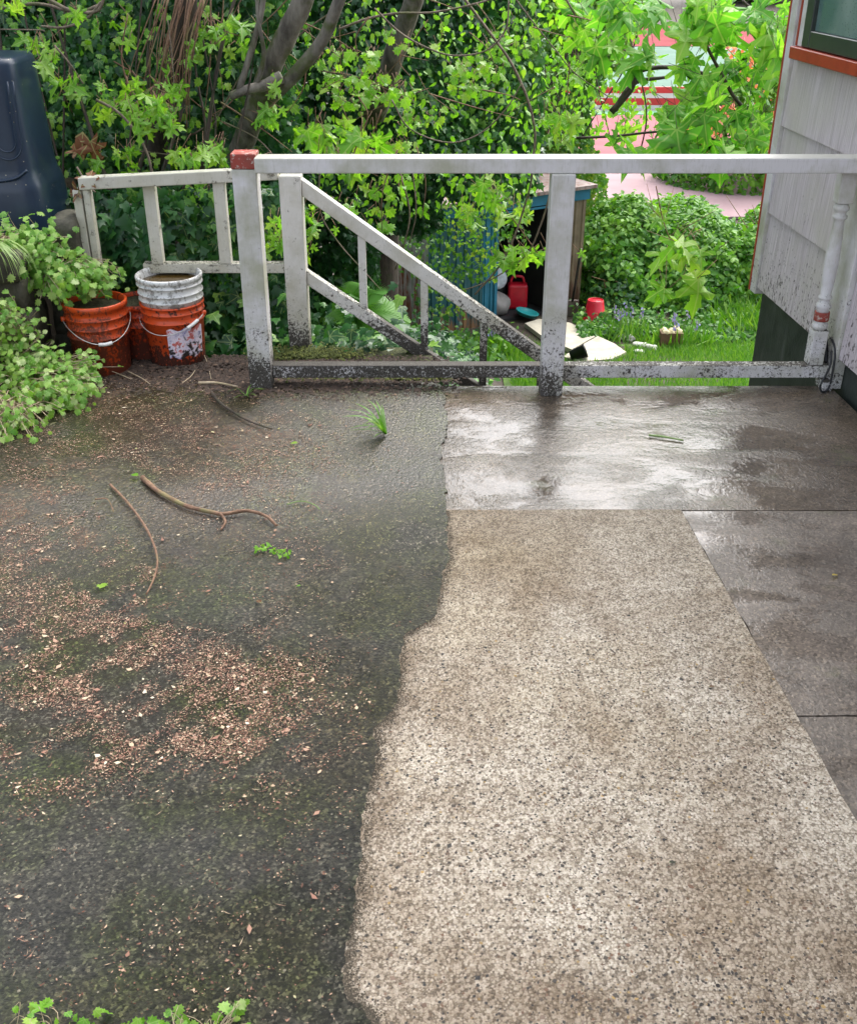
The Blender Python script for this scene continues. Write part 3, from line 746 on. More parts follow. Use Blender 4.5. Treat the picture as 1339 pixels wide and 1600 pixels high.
for hx, hy, z in rings: v += superring(hx, hy, z)
for i in range(len(rings) - 1):
    for j in range(48): f.append((i * 48 + j, i * 48 + (j + 1) % 48, (i + 1) * 48 + (j + 1) % 48, (i + 1) * 48 + j))
f.append(tuple((len(rings) - 1) * 48 + j for j in range(48)))
bb = pyd('body', v, f, MAT['bin'], bt, smooth=True)
for cx in (-1.70, -1.885):
    tb = Tubes()
    for hw, zb in ((.040, .335), (.062, .305)):
        pts = []
        fy = lambda z: biny - (.203 - (.203 - .193) * (z - .26) / .34) - .0005
        for z in (.60, .5, .42): pts.append((cx - hw + (.02 * (z - .3)), fy(z), binz + z))
        for a in range(0, 181, 20):
            zz = zb + hw - hw * math.sin(R(a)); pts.append((cx - hw * math.cos(R(a)), fy(zz), binz + zz))
        for z in (.42, .5, .60): pts.append((cx + hw + (.02 * (z - .3)), fy(z), binz + z))
        tb.add(pts, .0035, n=6, sub=2)
    tb.build('groove', MAT['bin'], bt)
tb = Tubes(); tb.add([(cx_, biny - .212, binz + z_) for cx_, z_ in ((-1.99, .27), (-1.93, .235), (-1.85, .222), (-1.76, .222), (-1.68, .235), (-1.63, .265))], .007, n=8); tb.build('ridge', MAT['bin'], bt)

def stone(loc, dims, seed, parent=None):
    r = random.Random(seed); bm = bmesh.new(); bmesh.ops.create_cube(bm, size=1)
    bmesh.ops.subdivide_edges(bm, edges=bm.edges[:], cuts=3, use_grid_fill=True)
    for v in bm.verts:
        d = v.co.normalized(); q = v.co.lerp(d * .62, .35); v.co = Vector((q.x * dims[0], q.y * dims[1], q.z * dims[2])) + Vector([r.uniform(-1, 1) * .006 for _ in range(3)]) + Vector(loc)
    me = bpy.data.meshes.new('stone'); bm.to_mesh(me); bm.free(); me.polygons.foreach_set('use_smooth', [True] * len(me.polygons))
    return link('stone', me, MAT['stone'], parent)
rw = thing('retaining_wall', 'mossy stacked stone edging of the raised bed below the navy bin', 'wall', (-1.75, 4.1, 0))
stn = [((-1.80, 3.86, .42), (.22, .30, .30)), ((-1.80, 3.86, .14), (.24, .32, .30)), ((-1.66, 4.14, .47), (.14, .17, .12)), ((-1.655, 4.16, .35), (.13, .17, .13)), ((-1.65, 4.17, .21), (.15, .2, .16)), ((-1.66, 4.18, .06), (.17, .22, .17)),
       ((-1.48, 4.40, .52), (.11, .2, .16)), ((-1.50, 4.42, .36), (.14, .2, .17)), ((-1.51, 4.42, .19), (.16, .2, .18)), ((-1.51, 4.42, .04), (.18, .2, .16)), ((-1.85, 4.22, .49), (.2, .2, .14))]
for i, (l, d) in enumerate(stn): stone(l, d, i, rw)

# ================================================================== SHED
A = Vector((0.0, 13.55, -3.1)); dF = Vector((.860, .510, 0)).normalized(); dB = Vector((-.510, .860, 0)).normalized(); LF = 2.52; LB = 1.5
HS = 1.72
shed = thing('garden_shed', 'old teal and brown ribbed metal shed with an open dark doorway', 'shed', tuple(A))
def rusty(name, base, rust, lo=-3.1, hi=-2.5):
    k = M(name); z = k.wpos('Z'); f = k.noise(1, 5, .65, co=k.mapc((14, 14, 3.5))); h = k.range(z, lo, hi, .36, .68)
    c = k.mix(k.range(k.noise(5, 5), .35, .7), base, [q * .6 for q in base])
    m = k.math('MULTIPLY', k.math('SUBTRACT', f, h), 7, clamp=True); c = k.mix(m, c, rust); return k.fin(c, .5)
MAT['teal'] = rusty('teal painted metal', (.012, .085, .105), (.20, .11, .05))
MAT['blue'] = rusty('bright blue trim', (.012, .16, .26), (.10, .10, .08), -3.1, -2.9)
MAT['brownm'] = rusty('brown stained metal', (.20, .155, .095), (.09, .05, .03), -3.3, -1.2)
MAT['whitem'] = rusty('white rusting panel', (.40, .46, .48), (.20, .07, .035), -3.2, -1.0)
MAT['roofm'] = rusty('rusty roof sheet', (.28, .22, .20), (.14, .06, .045), -3, 1)
MAT['dark'] = simple('dark interior', (.02, .02, .022), .9, .2, 5)
def ribwall(name, o, d, L, z0, z1, mat, parent, nout, pitch=.125, th=.012):
    """one corrugated sheet"""
    pr = []; x = 0
    while x < L - 1e-6:
        for a, b in ((0, 0), (.25, 0), (.35, 1), (.52, 1), (.62, 0)):
            if x + a * pitch < L: pr.append((x + a * pitch, b * th))
        x += pitch
    pr.append((L, 0)); v = []; f = []; n = len(pr)
    for z in (z0, z1):
        for s, q in pr: p = o + d * s + nout * q; v.append((p.x, p.y, z))
        for s, q in pr: p = o + d * s + nout * (q - .006); v.append((p.x, p.y, z))
    for i in range(n - 1):
        f.append((i, i + 1, 2 * n + i + 1, 2 * n + i)); f.append((n + i + 1, n + i, 3 * n + i, 3 * n + i + 1)); f.append((2 * n + i, 2 * n + i + 1, 3 * n + i + 1, 3 * n + i))
    return pyd(name, v, f, mat, parent)
nF = -dB; nL = -dF
ribwall('wall_panel', A, dF, .84, -3.1, -1.44, MAT['teal'], shed, nF)
ribwall('wall_panel', A + dF * .845, dF, .18, -3.1, -1.44, MAT['blue'], shed, nF, pitch=.09)
ribwall('wall_panel', A + dF * 1.92, dF, .60, -3.1, -1.44, MAT['brownm'], shed, nF)
for q in range(3): ribwall('wall_panel', A + dB * (q * .5 + .495), -dB, .49, -3.1, -1.5, MAT['whitem'], shed, nL)
ribwall('wall_panel', A + dB * LB, dF, LF, -3.1, -1.44, MAT['brownm'], shed, dB)
ribwall('wall_panel', A + dF * LF, dB, LB, -3.1, -1.44, MAT['brownm'], shed, dF)
def obx(name, a0, a1, b0, b1, z0, z1, mat, parent, bevel=0.0):
    q = lambda s, t, z: A + dF * s + dB * t + Vector((0, 0, z + 3.1))
    return hexa(name, [q(a0, b0, z0), q(a1, b0, z0), q(a1, b1, z0), q(a0, b1, z0), q(a0, b0, z1), q(a1, b0, z1), q(a1, b1, z1), q(a0, b1, z1)], mat, parent, bevel)
obx('floor', .02, LF - .02, .02, LB - .03, -3.12, -3.06, MAT['dark'], shed)
obx('inner_wall', .03, LF - .03, LB - .06, LB - .03, -3.05, -1.46, MAT['dark'], shed)
obx('inner_wall', 1.95, 1.98, .03, LB - .07, -3.05, -1.46, MAT['dark'], shed)
obx('fascia', -.03, LF + .03, -.035, -.016, -1.56, -1.415, MAT['blue'], shed, .003)
obx('door_track', .98, 1.95, -.045, -.037, -1.60, -1.57, MAT['blue'], shed, .002)
obx('door_frame', 1.026, 1.075, -.02, .03, -3.06, -1.565, MAT['blue'], shed, .004)
obx('door_frame', 1.885, 1.918, -.02, .03, -3.06, -1.565, MAT['brownm'], shed, .004)
obx('roof', -.10, LF + .10, -.10, LB + .08, -1.41, -1.36, MAT['roofm'], shed, .004)
cl = thing('red_petrol_can', 'red plastic can on the floor inside the shed doorway', 'can', tuple(A + dF * 1.66 + dB * .35)); L0 = A + dF * 1.66 + dB * .35
MAT['redp'] = simple('red plastic', (.55, .012, .03), .35, .12, 12)
box('body', (L0.x - .13, L0.y - .10, -3.055), (L0.x + .15, L0.y + .10, -2.70), MAT['redp'], cl, .035)
tb = Tubes(); tb.add([(L0.x - .09, L0.y, -2.70), (L0.x - .06, L0.y, -2.61), (L0.x + .07, L0.y, -2.61), (L0.x + .1, L0.y, -2.70)], .018, n=8); tb.build('handle', MAT['redp'], cl)
L0 = A + dF * 1.55 - dB * .06
o = lathe('basin', [(0, 0), (.14, 0), (.155, .04), (.165, .045), (.165, .052), (.148, .05), (.13, .02), (0, .018)], simple('turquoise plastic', (.02, .26, .27), .35, .1, 10), None, 28, (L0.x, L0.y, -3.03), rot=Matrix.Rotation(R(14), 3, 'Y')); tag(o, 'turquoise plastic basin at the shed threshold', 'basin')
def lump(name, label, cat, c, dims, mat, seed, fl=.25):
    r = random.Random(seed); bm = bmesh.new(); bmesh.ops.create_icosphere(bm, subdivisions=3, radius=1)
    ns = [(Vector((r.gauss(0, 1), r.gauss(0, 1), r.gauss(0, 1))) * 2.2, r.uniform(0, 6)) for _ in range(7)]
    for v in bm.verts:
        k_ = 1 + fl * sum(math.sin(v.co.dot(a) + b) for a, b in ns) / 4
        z = max(v.co.z * k_, -.55); v.co = Vector((v.co.x * k_ * dims[0], v.co.y * k_ * dims[1], (z + .55) * dims[2])) + Vector(c)
    me = bpy.data.meshes.new(name); bm.to_mesh(me); bm.free(); me.polygons.foreach_set('use_smooth', [True] * len(me.polygons))
    o = link(name, me, mat); tag(o, label, cat); return o
q = A + dF * 1.30 + dB * .45; lump('plastic_bag', 'crumpled pale plastic bag on top of the clutter in the shed', 'bag', (q.x, q.y, -2.72), (.20, .16, .20), simple('pale plastic bag', (.50, .55, .60), .4, .2, 20), 3)
q = A + dF * 1.22 + dB * .30; lump('tarp_bundle', 'grey folded tarp bundle lying inside the shed doorway', 'tarp', (q.x, q.y, -3.05), (.26, .22, .24), simple('grey tarp', (.20, .19, .18), .6, .2, 9), 5)
q = A + dF * 1.50 + dB * .75; lump('rubbish_sack', 'black sack at the back of the shed doorway', 'sack', (q.x, q.y, -3.05), (.30, .25, .42), MAT['black'], 8)

# spade leaning on the shed
sp = thing('spade', 'long handled black tool leaning on the brown shed wall', 'spade', P(893, 492, z=-3.08))
a = P(893, 492, z=-3.08); top = P(908, 388, Y=14.35)
tb = Tubes(); tb.add([a + Vector((0, 0, .2)), top], .017, n=8, sub=3); tb.build('handle', MAT['black'], sp)
box('blade', (a.x - .085, a.y - .01, -3.1), (a.x + .085, a.y + .012, -2.86), simple('dull steel', (.16, .14, .13), .45, .3, 20, metal=.6), sp, .008)

# upturned red bucket
a = P(928, 503, z=-3.08); rb = thing('garden_bucket', 'upturned bright red bucket beside the shed in the garden', 'bucket', tuple(a))
lathe('body', [(.150, 0), (.158, .005), (.158, .03), (.150, .034), (.112, .30), (.108, .306), (.0, .306)], MAT['redp'], rb, 36, a)
lathe('foot_ring', [(.108, .3062), (.108, .318), (.100, .318), (.100, .3062)], MAT['redp'], rb, 36, a)
# black pots and planter
a = P(903, 562, z=-3.05)
o = thing('plant_pot', 'black plastic pot lying on its side on the lawn by the pale path', 'pot', tuple(a))
rt = Matrix.Rotation(R(70), 3, 'Y'); lathe('body', [(0, -.11), (.060, -.11), (.082, .07), (.090, .07), (.090, .10), (.080, .10), (.055, -.09), (0, -.09)], MAT['black'], o, 26, a + Vector((0, 0, .09)), rot=rt)
a = P(876, 592, z=-3.05)
o = thing('plant_pot', 'dark blue black pot lying just beyond the foot of the middle railing post', 'pot', tuple(a))
lathe('body', [(0, 0), (.07, 0), (.09, .14), (.10, .14), (.10, .17), (.09, .17), (.06, .02), (0, .02)], simple('blue black plastic', (.015, .022, .04), .3, .2, 10), o, 26, a)
a = P(1046, 540, z=-3.1); pl = thing('planter_box', 'brown square planter of pale potatoes like stones in the garden', 'planter', tuple(a)); pl['label'] = 'small brown square planter filled with pale rounded stones in the garden'
MAT['terra'] = simple('brown planter', (.16, .09, .05), .7, .2, 15)
for s in ((-.14, -.10, .14, -.085), (-.14, .085, .14, .10), (-.14, -.084, -.125, .084), (.125, -.084, .14, .084)):
    box('side', (a.x + s[0], a.y + s[1], -3.1), (a.x + s[2], a.y + s[3], -2.90), MAT['terra'], pl, .003)
box('soil', (a.x - .124, a.y - .084, -3.09), (a.x + .124, a.y + .084, -2.93), MAT['soil'], pl, 0)
MAT['pale'] = simple('pale cream stone', (.60, .52, .30), .6, .2, 15)
for i in range(9):
    x, y = a.x + (i // 3 - 1) * .078 + random.uniform(-.012, .012), a.y + (1 - i % 3) * .05 + random.uniform(-.01, .01)
    o = lump('pebble', 'pale cream rounded stone ' + ['at the back left of', 'at the middle left of', 'near the front left corner of', 'at the back middle of', 'at the centre of', 'at the front middle of', 'at the back right of', 'at the middle right of', 'near the front right corner of'][i] + ' the brown planter', 'stone', (x, y, -2.945 + random.uniform(0, .03)), (.045, .04, .045), MAT['pale'], i); o['group'] = 'stones in the planter'
MAT['rub'] = simple('grey white rubble', (.50, .50, .44), .8, .3, 15)
for i, (u, w) in enumerate([(984, 530), (996, 541), (1008, 540), (1018, 545), (975, 528), (1001, 550)]):
    a = P(u, w, z=-3.08); o = lump('rock', 'pale rock in the garden rubble pile, ' + ['upper middle one', 'centre one', 'right of the centre one', 'rightmost one nearest the planter', 'leftmost one', 'lowest one nearest the lawn'][i], 'rock', (a.x, a.y, -3.1), (.065, .06, .045), MAT['rub'], 20 + i, .6); o['group'] = 'pale rubble rocks'

# ================================================================== VEGETATION
def curtain(parent, x0, x1, z0, z1, yf, thick, n, size, kind, mats, seed, singles=300, cut=None, face=(0, -1, .45), gaps=.0, vb=0.0, spread=.55, clump=3.0, mask=None):
    """leaves hanging in a thick uneven sheet between x0..x1, z0..z1 at depth yf(x, z)"""
    r = np.random.default_rng(seed); x = r.uniform(x0, x1, n); z = r.uniform(z0, z1, n)
    b = sinnoise(seed, clump, 8); b2 = sinnoise(seed + 1, clump * 2.7, 8)
    bul = b(x, z) * .6 + b2(x, z) * .4
    dep = r.exponential(.33, n) * thick
    y = yf(x, z) - bul * thick * .8 + dep
    keep = np.ones(n, bool)
    if gaps: keep &= ~((b2(x + 9, z) > .75 - gaps) & (dep < thick * .5))
    if mask is not None: keep &= mask(x, y, z)
    x, y, z, dep, bul = x[keep], y[keep], z[keep], dep[keep], bul[keep]; m = len(x)
    pos = np.stack([x, y, z], 1)
    nrm = np.array(face)[None] + r.normal(0, spread, (m, 3)); tip = np.stack([r.normal(0, .6, m), r.normal(-.3, .3, m), r.normal(-.9, .35, m)], 1)
    sz = size * r.uniform(.55, 1.25, m)
    v = np.clip(.38 + .5 * sinnoise(seed + 5, clump * 1.6, 8)(x, z) + r.normal(0, .17, m) + vb, 0, 1)
    foliage(parent, kind, mats, pos, nrm, tip, sz, v, singles)

# 1. ivy thicket left behind the bin and the landing railing
iv1 = thing('ivy_thicket', 'tall dark ivy thicket filling the bank behind the bin and landing railing', 'ivy', (-2.2, 5.6, .2))
def yf1(x, z): return 5.25 + .28 * np.maximum(z, 0) + .25 * np.abs(x + 1.0)
curtain(iv1, -4.2, -.70, -.45, 2.4, yf1, .55, 46000, .055, 'ivy', IVY, 21, 300, gaps=.10, clump=3.6)
curtain(iv1, -5.5, -.2, 2.3, 6.2, lambda x, z: 6.4 + 0 * x, .9, 8000, .13, 'ivylow', IVY, 22, 0)
# ivy right behind railing, low
iv1b = thing('ivy_clump', 'large leaved dark ivy clump just behind the two buckets', 'ivy', (-1.1, 4.6, 0))
curtain(iv1b, -1.62, -.62, -.35, .62, lambda x, z: 4.72 + .12 * z + 0 * x, .16, 2600, .060, 'ivy', IVY, 23, 280, clump=6)
r_ = np.random.default_rng(5); n = 170
pos = np.stack([r_.normal(-1.285, .075, n), r_.normal(4.54, .03, n), r_.normal(.45, .085, n)], 1)
foliage(iv1b, 'ivy', IVY, pos, np.array([0, -.8, .7])[None] + r_.normal(0, .35, (n, 3)), np.stack([r_.normal(0, .7, n), r_.normal(-.3, .2, n), r_.normal(-.7, .3, n)], 1), r_.uniform(.05, .085, n), r_.uniform(.1, .6, n), 0)
tb = Tubes()
for i in range(26):
    x = random.uniform(-3.6, -.9); z = random.uniform(-.2, .6); p = []; y = 5.0 + .25 * abs(x + 1) + random.uniform(-.1, .2)
    dx = random.uniform(-.5, .5)
    for k in range(5): p.append((x + dx * k / 4 + random.uniform(-.07, .07), y + .1 * k, z + random.uniform(.35, .6) * k))
    tb.add(p, random.uniform(.004, .012), .003, n=5)
tb.build('vine_stems', MAT['darkbark'], iv1, kind='stuff')

# 2. ivy wall in the middle, behind the gate
iv2 = thing('ivy_covered_tree', 'tree smothered in small leaved ivy behind the middle of the railing', 'tree', (-.4, 9.0, -1.6))
curtain(iv2, -2.6, .95, -1.9, 2.0, lambda x, z: 8.6 + .45 * (x + .5) + .12 * z, .8, 52000, .064, 'ivy', IVY, 31, 300, gaps=.12, clump=2.4, vb=.05,
        mask=lambda x, y, z: (z > -1.2 - .45 * (x + 1.0)) & ((x < -.42) | (z > -.30 - .25 * (x < .1) + .05 * np.sin(x * 14))))
curtain(iv2, -3.4, .1, 2.0, 6.5, lambda x, z: 9.2 + 0 * x, 1.3, 8000, .16, 'ivylow', IVY, 32, 0)
tb = Tubes(); tb.add([(-.5, 9.6, -1.9), (-.45, 9.5, 0), (-.6, 9.5, 2), (-.5, 9.6, 5.5)], .22, .10, n=10); tb.build('trunk', MAT['darkbark'], iv2)
# 3. vine curtain over the shed
iv3 = thing('vine_curtain', 'yellowish green vine curtain hanging over the left of the shed', 'vine', (.4, 12.9, -1.4))
curtain(iv3, -.75, 1.25, -2.95, -.75, lambda x, z: 12.8 + .25 * x + 0 * z, .35, 2500, .055, 'ivy', IVY2, 41, 250, clump=4, vb=.08, mask=lambda x, y, z: (z > -2.62 + .35 * np.abs(x - .2) ** 1.3 * 0 + .9 * (x > .85) - .0) & ~((x > .45) & (z < -2.25)) & ~((x < -.2) & (z < -2.0)))
# 4. ivy tree top right of centre
iv4 = thing('hedge_tree', 'tall tangled tree of small light green leaves above the shed', 'tree', (1.7, 17.0, -3.1))
curtain(iv4, -.2, 3.55, -2.6, 2.3, lambda x, z: 16.6 + .5 * np.abs(x - 1.6) + .1 * z, 1.0, 42000, .085, 'ivylow', IVY2, 51, 300, clump=1.9, gaps=.08, vb=.22,
        mask=lambda x, y, z: (x < 2.95 + .30 * np.sin(z * 2.3) - .22 * np.maximum(0, -z)))
tb = Tubes(); tb.add([(1.6, 17.6, -3.1), (1.7, 17.5, 0), (1.4, 17.4, 2.2)], .2, .1, n=10)
for i in range(14):
    x = random.uniform(.2, 3.0); tb.add([(x, 16.4, 1.8), (x + random.uniform(-.4, .4), 16.2, .4), (x + random.uniform(-.7, .7), 16.3, -1)], .018, .008, n=5)
tb.build('trunk', MAT['darkbark'], iv4)

# 5. ground ivy on the slope below the gate
gi = thing('ground_ivy', 'low glossy ivy carpeting the slope below the stair handrail', 'ivy', (-.4, 6, -1))
n = 17000; r_ = np.random.default_rng(61); x = r_.uniform(-1.6, 1.3, n); y = 4.45 + 9.2 * r_.uniform(0, 1, n) ** 1.3; x = x * (.4 + y / 12)
z = terrain_z(x, y) + r_.exponential(.05, n) + .02 + .05 * sinnoise(62, 5)(x, y); keep = (x < .25 + .06 * (y - 4)) & ~((x > 1.0) & (y > 13)) & ~((y > 10.5) & (x > .9))
x, y, z = x[keep], y[keep], z[keep]; m = len(x)
foliage(gi, 'ivy', IVY, np.stack([x, y, z], 1), np.array([0, -.35, 1])[None] + r_.normal(0, .4, (m, 3)), np.stack([r_.normal(0, .8, m), r_.normal(-.6, .5, m), r_.normal(0, .2, m)], 1),
        r_.uniform(.04, .08, m), np.clip(.42 + .3 * sinnoise(63, 4)(x, y) + r_.normal(0, .2, m), 0, 1), 300)
# ivy just at the foot of the right garden bank / under the handrail
n = 5200; x = r_.uniform(-.1, 1.9, n); y = r_.uniform(9.5, 13.4, n); z = -3.08 + r_.exponential(.07, n); keep = x < .9 + .3 * np.sin(y * 2); x, y, z = x[keep], y[keep], z[keep]; m = len(x)
gi2 = thing('garden_weeds', 'fresh green weeds in front of the shed beyond the lower handrail', 'weeds', (.6, 12, -3.1))
foliage(gi2, 'oval', SHRUB, np.stack([x, y, z], 1), np.array([0, -.4, 1])[None] + r_.normal(0, .5, (m, 3)), r_.normal(0, 1, (m, 3)), r_.uniform(.05, .11, m), r_.uniform(.2, 1, m), 0)

# 6. shrubs right
def shrub(label, c, rad, n, size, seed, name='leafy_shrub', mats=SHRUB, kind='oval', singles=0, group='leafy shrubs beyond the railing', vb=0):
    t = thing(name, label, 'shrub', (c[0], c[1], c[2]), group); r = np.random.default_rng(seed)
    d = r.normal(0, 1, (n, 3)); d /= np.linalg.norm(d, axis=1, keepdims=True); d[:, 2] = np.abs(d[:, 2]) * 1.0 - .1
    f1 = sinnoise(seed, 5, 8)(d[:, 0] * 1.5, d[:, 2] * 1.5 + d[:, 1]); f2 = sinnoise(seed + 1, 13, 8)(d[:, 0] * 1.5, d[:, 2] * 1.5 + d[:, 1])
    rr = 1 + .20 * f1 + .13 * f2 - r.exponential(.07, n)
    pos = np.array(c)[None] + d * rr[:, None] * np.array(rad)[None]
    pos += r.normal(0, .03, pos.shape)
    nrm = d + np.array([0, -.2, .4])[None] + r.normal(0, .6, (n, 3)); tip = r.normal(0, .7, (n, 3)) + d * .3 + np.array([0, 0, -.3])[None]
    v = np.clip(.45 + .45 * f2 + .2 * d[:, 2] + r.normal(0, .2, n) + vb, 0, 1)
    foliage(t, kind, mats, pos, nrm, tip, size * r.uniform(.6, 1.4, n), v, singles)
    tb = Tubes()
    for i in range(16):
        e = Vector((random.gauss(0, .5) * rad[0], random.gauss(-.2, .4) * rad[1], random.uniform(.5, .98) * rad[2])) + Vector(c)
        b = Vector((c[0] + random.uniform(-.1, .1), c[1] + random.uniform(-.1, .1), c[2]))
        tb.add([b, b.lerp(e, .5) + Vector((random.uniform(-.1, .1), 0, .1)), e], .014, .004, n=5)
    tb.build('stems', MAT['twig'], t, kind='stuff'); return t
shrub('dense green shrub behind the red bucket, left of the lawn edge', (2.95, 16.0, -3.1), (1.05, 1.5, 1.34), 13000, .085, 71)
shrub('dense green shrub in the middle of the garden behind the hanging maple leaves', (4.05, 16.2, -3.1), (1.15, 1.9, 1.22), 14000, .085, 72)
shrub('lighter green shrub against the house corner in the garden', (5.25, 15.6, -3.1), (1.0, 1.8, 1.34), 14000, .085, 73, vb=.12)
shrub('low dark leaved shrub at the shed corner behind the red bucket', (2.75, 14.9, -3.1), (.45, .5, .62), 2600, .09, 74, mats=IVY)
t = shrub('far shrub with orange pink blossoms behind the maple branch', (7.2, 23.5, -3.1), (2.2, 1.4, 3.0), 12000, .13, 75, name='flowering_shrub', group='flowering shrubs', vb=.15)
r_ = np.random.default_rng(76); n = 900; cen = np.stack([r_.uniform(5.2, 9.0, 45), r_.uniform(21.8, 22.5, 45), r_.uniform(-2.2, .1, 45)], 1); pos = cen[r_.integers(0, 45, n)] + r_.normal(0, .09, (n, 3))
foliage(t, 'oval', BLOSSOM, pos, r_.normal(0, .6, (n, 3)) + np.array([0, -1, .3])[None], r_.normal(0, 1, (n, 3)), r_.uniform(.08, .14, n), r_.uniform(0, 1, n), 0, name='blossom')

# far trees closing the view
for i, (x, y, h, w) in enumerate([(2, 96, 9, 9), (14, 92, 10, 9), (26, 96, 11, 10), (40, 90, 12, 10), (-10, 98, 13, 10), (-24, 90, 14, 11), (8, 104, 12, 9), (33, 104, 14, 10), (56, 92, 14, 11)]):
    t = thing('broadleaf_tree', ['far tree beyond the pink court, just left of the maple branch', 'far tree beyond the court behind the middle of the maple branch', 'far tree beyond the court nearest the house corner', 'far tree hidden behind the pale house wall', 'far tree behind the ivy left of the pink court', 'far tree behind the thicket at the top left', 'farthest tree in the gap beyond the pale green court', 'back row far tree beside the house corner', 'far tree at the right beyond the house'][i], 'tree', (x, y, -3.1), 'far trees beyond the court')
    r = np.random.default_rng(90 + i); n = 3500; d = r.normal(0, 1, (n, 3)); d /= np.linalg.norm(d, axis=1, keepdims=True)
    f1 = sinnoise(90 + i, 5, 8)(d[:, 0] * 2, d[:, 2] * 2 + d[:, 1]); rr = (1 + .25 * f1 - r.exponential(.12, n))
    pos = np.array([x, y, -3.1 + h * .5])[None] + d * rr[:, None] * np.array([w * .55, w * .45, h * .52])[None]
    foliage(t, 'oval', SHRUB, pos, d + r.normal(0, .5, (n, 3)), r.normal(0, 1, (n, 3)), r.uniform(.6, 1.2, n), np.clip(.5 + .5 * f1 + r.normal(0, .2, n), 0, 1), 0, name='crown')
    tb = Tubes(); tb.add([(x, y, -3.1), (x + .2, y, -3.1 + h * .5)], .45, .3, n=8, sub=3); tb.build('trunk', MAT['darkbark'], t)

# trunks and bare branches (photo measured)
lt = thing('leaning_tree', 'grey mossy tree with two leaning limbs left of centre above the railing', 'tree', P(380, 240, Y=6.6))
tb = Tubes()
tb.add([P(352, 300, Y=5.6), P(375, 235, Y=5.5), P(402, 165, Y=5.35), P(425, 100, Y=5.3), P(450, 50, Y=5.25), P(480, -20, Y=5.2), P(500, -120, Y=5.2)], .058, .044, n=12, sub=6, wob=.06)
tb.build('trunk', MAT['bark'], lt)
for pts, r0, r1 in (([(385, 180, 5.4), (430, 145, 5.3), (470, 105, 5.2), (505, 60, 5.15), (530, 0, 5.1), (560, -80, 5.1)], .036, .024), ([(360, 150, 5.15), (385, 140, 5.15), (415, 132, 5.2), (440, 120, 5.2)], .018, .03),
                    ([(372, 145, 5.15), (392, 80, 5.15), (408, 20, 5.1), (415, -40, 5.1)], .016, .011), ([(395, 150, 5.2), (412, 90, 5.15), (404, 30, 5.1), (400, -30, 5.1)], .011, .008)):
    tb = Tubes(); tb.add([P(a, b, Y=c) for a, b, c in pts], r0, r1, n=9, wob=.06); tb.build('limb', MAT['bark'], lt)
t2 = thing('ivy_tree', 'dark tree trunk wrapped in dead stems left of the leaning tree', 'tree', P(255, 240, Y=5.9))
tb = Tubes(); tb.add([P(235, 290, Y=5.6), P(252, 200, Y=5.5), P(270, 120, Y=5.35), P(284, 60, Y=5.3), P(296, -20, Y=5.25), P(305, -120, Y=5.2)], .050, .040, n=12, sub=6, wob=.08); tb.build('trunk', MAT['darkbark'], t2)
tb = Tubes()
for i in range(34):
    u0 = random.uniform(235, 330); u1 = u0 - random.uniform(-10, 60); yy = random.uniform(5.1, 5.3)
    tb.add([P(u0 + 10, -10, Y=yy), P((u0 + u1) / 2 + random.uniform(-10, 10), 90, Y=yy - .05), P(u1, random.uniform(140, 210), Y=yy - .02)], random.uniform(.002, .005), .0015, n=5)
tb.build('dead_stems', MAT['twig'], t2, kind='stuff')
t3 = thing('slanting_tree', 'slanting grey tree trunk behind the ivy at the top centre', 'tree', P(600, 200, Y=8.2))
tb = Tubes(); tb.add([P(585, 180, Y=7.6), P(608, 110, Y=7.2), P(628, 50, Y=7.1), P(650, -10, Y=7.0), P(670, -90, Y=7.0)], .075, .05, n=12, wob=.06); tb.build('trunk', MAT['bark'], t3)

br = thing('bare_branches', 'thin arching bare branches hanging across the thicket above the railing', 'branches', P(700, 150, Y=6.5))
tb = Tubes()
def B(pts, r0, r1, Y):
    tb = Tubes(); tb.add([P(u, v, Y=Y) for u, v in pts], r0 * .68, r1 * .68, n=6, sub=6, wob=.1); tb.build('branch', MAT['graytwig'], br)
B([(530, 45), (575, 28), (620, 20), (680, 18), (750, 3), (800, -15)], .010, .006, 5.6)
B([(585, 12), (625, 50), (670, 75), (710, 86), (760, 78), (790, 45), (795, 0)], .007, .006, 5.4)
B([(720, -10), (765, 50), (800, 100), (826, 160), (836, 210), (832, 250), (826, 300), (790, 400), (742, 460)], .012, .008, 6.2)
B([(612, 155), (640, 200), (700, 222), (750, 208), (790, 170), (815, 130)], .006, .005, 5.6)
B([(800, -10), (830, 30), (870, 80), (900, 115), (950, 150)], .006, .004, 6.5)
B([(880, -10), (905, 30), (940, 55), (985, 85), (1010, 130)], .010, .007, 7.0)
B([(860, 300), (845, 350), (820, 400), (760, 440), (700, 460)], .009, .005, 6.4)
B([(500, 260), (500, 330), (530, 380), (570, 425), (610, 470)], .007, .005, 5.3)
B([(625, 270), (640, 330), (632, 380), (618, 420)], .008, .006, 6.0); B([(645, 270), (650, 330), (640, 380)], .006, .005, 6.0)
B([(70, -5), (110, 15), (150, 17), (165, -10)], .014, .010, 5.0); B([(0, 12), (60, 5), (120, 18), (160, 5)], .012, .010, 5.1)
B([(65, 40), (100, 42), (135, 28), (158, 2)], .008, .008, 5.0); B([(0, 45), (60, 46), (70, 48)], .004, .004, 4.9)
B([(150, 155), (185, 175), (215, 210), (232, 245), (240, 285)], .010, .008, 4.75)
B([(210, 235), (300, 235), (360, 150)], .004, .003, 5.2); B([(350, 190), (400, 215), (430, 245)], .006, .005, 5.3)
B([(265, 225), (330, 190), (380, 110)], .008, .005, 5.6); B([(440, 75), (500, 30), (550, 0)], .006, .004, 5.9)
B([(245, 290), (300, 330), (350, 370)], .004, .003, 4.8); B([(120, 260), (138, 290), (150, 300)], .007, .004, 4.5)
